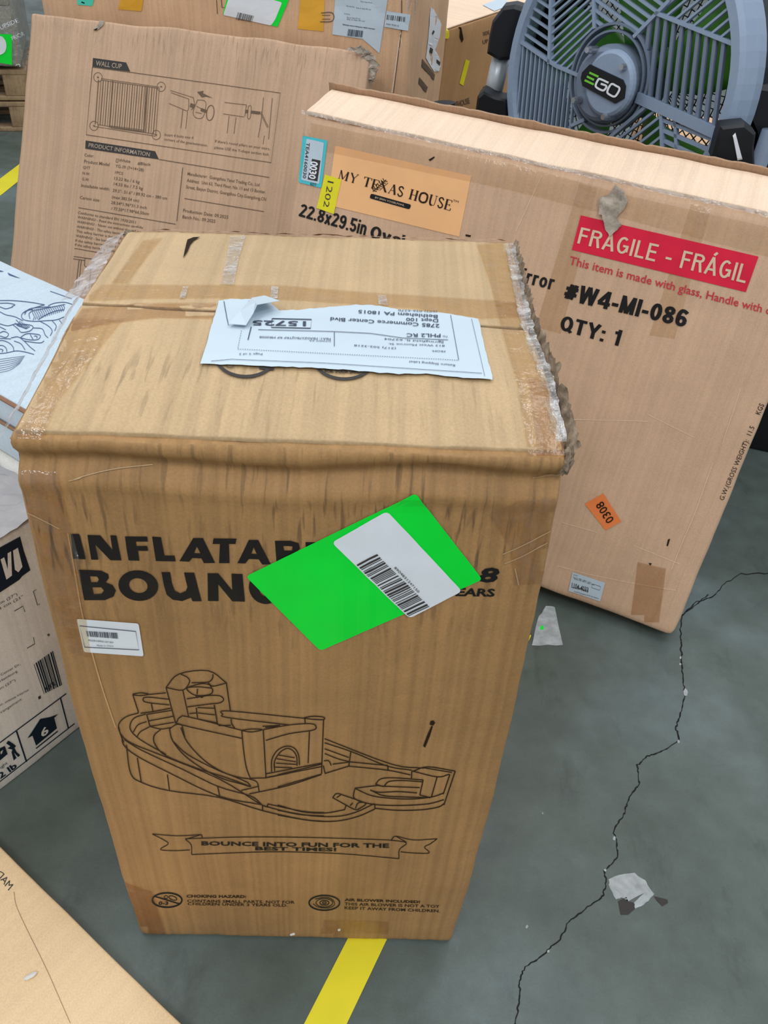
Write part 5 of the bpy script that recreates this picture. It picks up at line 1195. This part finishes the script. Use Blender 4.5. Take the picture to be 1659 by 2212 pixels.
Deck().poly(T((-250, 690), (-215, 668), (-190, 800), (-228, 825))).poly(T((-170, 640), (-40, 556), (-35, 590), (-120, 645), (-110, 700), (-40, 655), (-34, 690), (-145, 765))).poly(T((0, 530), (25, 515), (50, 600), (48, 488), (72, 475), (78, 640), (40, 668))).poly(T((85, 470), (118, 450), (150, 580), (122, 618), (98, 600))).put('logo_letter', SV, M['greywhite'], vb, .0013, 16)
d = Deck().line('60 cm (27")', T((-60, 870))[0], T((118, 775))[0], 6).line('53.3 cm (21"', T((-60, 905))[0], T((160, 790))[0], 6)
d.line('Data Center Dr,', T((-60, 1365))[0], T((140, 1250))[0], 5).line('Lou Hamburg', T((-60, 1405))[0], T((118, 1300))[0], 5).line('33 cm (27")', T((-60, 1455))[0], T((105, 1360))[0], 5)
d.line('indoor, avenue interior', T((-50, 1560))[0], T((200, 1425))[0], 5).line('arrangement', T((-20, 1600))[0], T((148, 1490))[0], 5)
for seg in ([(95, 885), (155, 850), (168, 890)], [(183, 1138), (235, 1108), (226, 1062)], [(245, 738), (226, 750), (255, 845), (270, 835)]): d.stroke(T(*seg), 1.5)
d.line('432', T((310, 1435))[0], T((380, 1385))[0], 9, bold=.02); d.line('9', T((326, 1060))[0], T((342, 1052))[0], 6, bold=.04)
d.poly(T((258, 1470), (275, 1460), (278, 1480), (262, 1488)))
d.put('printed_text', SV, M['inkgrey'], vb, .0008, 30)
Deck().barcode(T((228, 1248), (298, 1450), (430, 1385), (368, 1150)), 12, 21).put('barcode', SV, M['navy'], vb, .0008, 20)
d = Deck(); T = P(0, 1480, 8.2964)
for seg in (([(-100, 1095), (1180, 148)], 2.2), ([(-100, 1795), (1330, 685)], 2.0), ([(290, 820), (470, 1370)], 3.6), ([(1075, 215), (1220, 770)], 3.0), ([(640, 1130), (1030, 820)], 2.4)): d.stroke(T(*seg[0]), seg[1])
d.poly(T((485, 950), (560, 840), (715, 600), (880, 570), (1040, 515), (965, 580), (1015, 770), (640, 1080), (575, 900)))
d.poly(T((105, 1040), (140, 990), (180, 1010), (240, 1050), (280, 1085), (255, 1120), (290, 1190), (355, 1250), (320, 1285), (240, 1200), (290, 1300), (240, 1345), (200, 1200), (215, 1150), (130, 1130), (180, 1090)))
d.poly(T((-60, 1150), (80, 1085), (130, 1230), (-60, 1390)), [T((0, 1190), (50, 1150), (30, 1220), (5, 1240))])
d.line('2 lb', T((0, 1680))[0], T((310, 1460))[0], 13, bold=.03); d.line('right', T((-20, 1520))[0], T((135, 1400))[0], 6)
d.put('pictogram', SV, M['navy'], vb, .0010, 30)
Deck().text('6', T((745, 935), (870, 840), (830, 705), (700, 800)), bold=.03).put('pictogram_number', SV, M['greywhite'], vb, .0016, 30)
tape(T((700, 1290), (1150, 950), (1360, 850), (1300, 960), (760, 1340)), SV, 'tapeb', vb, .0012)
# crumpled paper on its near top edge
vs = []; fs = []; n1, n2 = 40, 14
for i in range(n1 + 1):
    for j in range(n2 + 1):
        a, b_ = i / n1, j / n2; p = Vector(lq(-.35 + .42 * a, -.16 + .17 * b_, ZT + .006)); k = min(1, 4 * b_, 4 * (1 - b_) + .3)
        p.z += .012 * abs(noise.noise(p * 22)) + .008 * abs(noise.noise(p * 55)); vs.append(p)
for i in range(n1):
    for j in range(n2): a = i * (n2 + 1) + j; fs.append((a, a + 1, a + n2 + 2, a + n2 + 1))
top(link('crumpled_paper', vs, fs, plain('crumpled_grey', (176, 172, 172), .7, .3, var=.12, scale=25), None, solid=.0008), 'crumpled grey wrapping paper on the edge of the navy logo carton', 'paper')
# car carton on top
CZ0, CZ1 = ZT + .022, .60
CB = [lq(.098, -.9, CZ0), lq(.098, -.035, CZ0), lq(.098, -.035, CZ1), lq(.098, -.9, CZ1), lq(.388, -.9, CZ0), lq(.388, -.035, CZ0), lq(.388, -.035, CZ1), lq(.388, -.9, CZ1)]
CB = [CB[0], CB[1], CB[2], CB[3], CB[4], CB[5], CB[6], CB[7]]
cbx = thing('cardboard_box', 'white carton printed with blue line drawing of a car, lying at left', 'box', lq(.24, -.4, ZT))
low = [np.array([p[0], p[1], ZT + .004 if i in (0, 1, 4, 5) else ZT + .070]) for i, p in enumerate(CB)]
upr = [np.array([p[0], p[1], ZT + .0725 if i in (0, 1, 4, 5) else CZ1]) for i, p in enumerate(CB)]
o, s1_ = solid_box('body', low, M['white'], cbx, .03, .003, .0008, None, 19)
o, SC = solid_box('lid', upr, M['white'], cbx, .03, .003, .0008, None, 20)
# brown cut edge along the near lip
vs_ = [Vector(upr[3]), Vector(upr[2])]
bm = bmesh.new(); tube_bm(bm, Vector(upr[3]) + Vector((-.001, -.002, -.004)), Vector(upr[2]) + Vector((-.001, -.002, -.004)), .0035, 6); from_bm('cut_edge', bm, M['edge'], cbx)
bm = bmesh.new(); tube_bm(bm, Vector(low[3]) + Vector((-.001, -.002, .001)), Vector(low[2]) + Vector((-.001, -.002, .001)), .003, 6); from_bm('cut_edge', bm, M['edge'], cbx)
T = P(0, 520, 4.6077); d = Deck()
A = [[(-100, 600), (120, 598), (300, 615), (445, 640)], [(0, 625), (90, 625), (150, 640), (120, 655)], [(0, 660), (60, 680), (130, 660)], [(445, 640), (360, 665), (260, 700), (215, 745), (240, 790), (340, 805), (440, 800), (560, 790), (640, 760)], [(240, 720), (300, 680), (400, 665), (500, 660)], [(480, 650), (540, 625), (640, 615), (720, 635)],
     [(245, 740), (270, 700), (330, 690), (290, 730), (300, 780)], [(380, 790), (460, 740), (560, 700), (640, 690)], [(0, 710), (60, 740), (150, 760), (230, 800)], [(0, 830), (80, 850), (160, 830), (260, 840)], [(130, 840), (180, 880), (215, 915), (300, 900), (330, 860), (290, 840), (180, 830)], [(160, 790), (220, 850)], [(330, 870), (420, 880), (450, 940), (480, 970)], [(390, 800), (480, 850), (520, 900), (500, 950)],
     [(0, 920), (40, 905), (85, 930), (60, 965), (0, 950)], [(0, 860), (60, 890)], [(110, 970), (180, 960), (240, 1000), (300, 1060), (350, 1100)], [(200, 970), (260, 930), (340, 930), (400, 945), (380, 985), (300, 990), (210, 970)], [(300, 935), (330, 985)], [(340, 950), (370, 955), (365, 975)],
     [(-60, 1010), (20, 995), (90, 1020), (130, 1060), (140, 1105)], [(-40, 1050), (20, 1045), (60, 1070), (70, 1110)], [(0, 1080), (30, 1090), (20, 1110)], [(-60, 1130), (60, 1120), (160, 1100), (250, 1110), (340, 1135)], [(240, 1000), (300, 1010), (400, 1020), (440, 1000)], [(140, 1000), (210, 1030), (250, 1090)], [(0, 975), (110, 980)], [(520, 800), (560, 850), (545, 900)], [(590, 790), (620, 830)]]
d.lines(T, A, 1.4)
A = [[(-100, 600), (-300, 640), (-520, 740), (-700, 800)], [(-700, 800), (-860, 860), (-900, 960), (-840, 1060), (-600, 1120), (-300, 1150), (-60, 1130)], [(0, 660), (-160, 690), (-300, 760), (-200, 820), (0, 830)], [(0, 710), (-120, 740), (-220, 800)], [(-300, 760), (-520, 830), (-780, 900)], [(-60, 1010), (-160, 1060), (-170, 1140)], [(0, 920), (-120, 940), (-260, 920), (-420, 940), (-640, 960)], [(-640, 960), (-720, 1000), (-700, 1070)], [(-420, 940), (-440, 1030), (-430, 1130)], [(-820, 930), (-760, 950), (-770, 1000)]]
d.lines(T, A, 1.4); d.ellipse(T((-560, 1050))[0], 22, 14, 1.4); d.ellipse(T((-560, 1050))[0], 12, 8, 1.2)
for i in range(16): x = 330 + i * 20; y = 795 - 6 * i; d.lines(T, [[(x, y), (x + 12, y - 40), (x - 6, y - 80 + i), (x + 20, y - 110 + 3 * i)]], 1.2)
for i in range(8): d.lines(T, [[(150 + i * 14, 820 + i * 8), (180 + i * 12, 850 + i * 4), (200 + 14 * i, 800 + 8 * i)]], 1.2)
for i in range(7): d.lines(T, [[(-40, 1190 + 22 * i), (100, 1170 + 20 * i), (250 - 8 * i, 1150 + 12 * i)]], .8)
d.poly(T((75, 320), (130, 345), (205, 378), (150, 365), (90, 345))).poly(T((-20, 290), (40, 310), (0, 312))).stroke(T((500, 505), (715, 580)), 1.2)
d.put('printed_car', SC, M['inkblue'], cbx, .0008, 30)

# ------------------------------------------------------------------ bottom left: flat carton lying on the floor
ZP = .022
e0, e1 = at_z((0, 1828), ZP), at_z((388, 2208), ZP); ef = (e1 - e0) / np.linalg.norm(e1 - e0); en = np.array([ef[1], -ef[0], 0]); en = en if en[0] < 0 else -en
def fq(a, b_, z): return e0 + ef * a + en * b_ + np.array([0, 0, z - ZP])
PC = [fq(-.55, 0, .001), fq(.8, 0, .001), fq(.8, 0, ZP), fq(-.55, 0, ZP), fq(-.55, .8, .001), fq(.8, .8, .001), fq(.8, .8, ZP), fq(-.55, .8, ZP)]
# keep the far end short of the logo carton
PC = [fq(-.04, 0, .001), fq(.8, 0, .001), fq(.8, 0, ZP), fq(-.04, 0, ZP), fq(-.04, .5, .001), fq(.8, .5, .001), fq(.8, .5, ZP), fq(-.04, .5, ZP)]
fp_ = thing('cardboard_box', 'flat pale kraft carton lying on the floor with a paper scrap on it', 'box', fq(.4, .25, 0))
o, SP = solid_box('body', PC, M['panel'], fp_, .02, .004, .0012, None, 23)
T = P(0, 1780, 3.95)
Deck().text('MADE', [T((72, 570))[0], T((-60, 395))[0], T((-18, 358))[0], T((118, 515))[0]], bold=.0).line('CHINA', T((-5, 630))[0], T((-90, 520))[0], 11).put('printed_text', SP, M['inkgrey'], fp_, .0006, 30)
Deck().stroke(smoothp(T((120, 580), (140, 700), (230, 900), (340, 1120), (430, 1310), (530, 1540), (600, 1700))), 1.6).put('crease', SP, M['inner'], fp_, .0006, 30)
c_ = SP.hit((66, 2110), .002); bm = bmesh.new(); bmesh.ops.create_icosphere(bm, subdivisions=2, radius=1)
for v_ in bm.verts:
    n0 = v_.co.copy(); k = 1 + .5 * noise.noise(n0 * 2.2); v_.co = c_ + (Vector((n0.x * .0075, n0.y * .0042, n0.z * .0022 + .001)) * k)
    v_.co.y += (v_.co.x - c_.x) * .6
top(from_bm('paper_scrap', bm, M['crumb']), 'tiny white torn paper scrap on the flat pale carton', 'scrap')
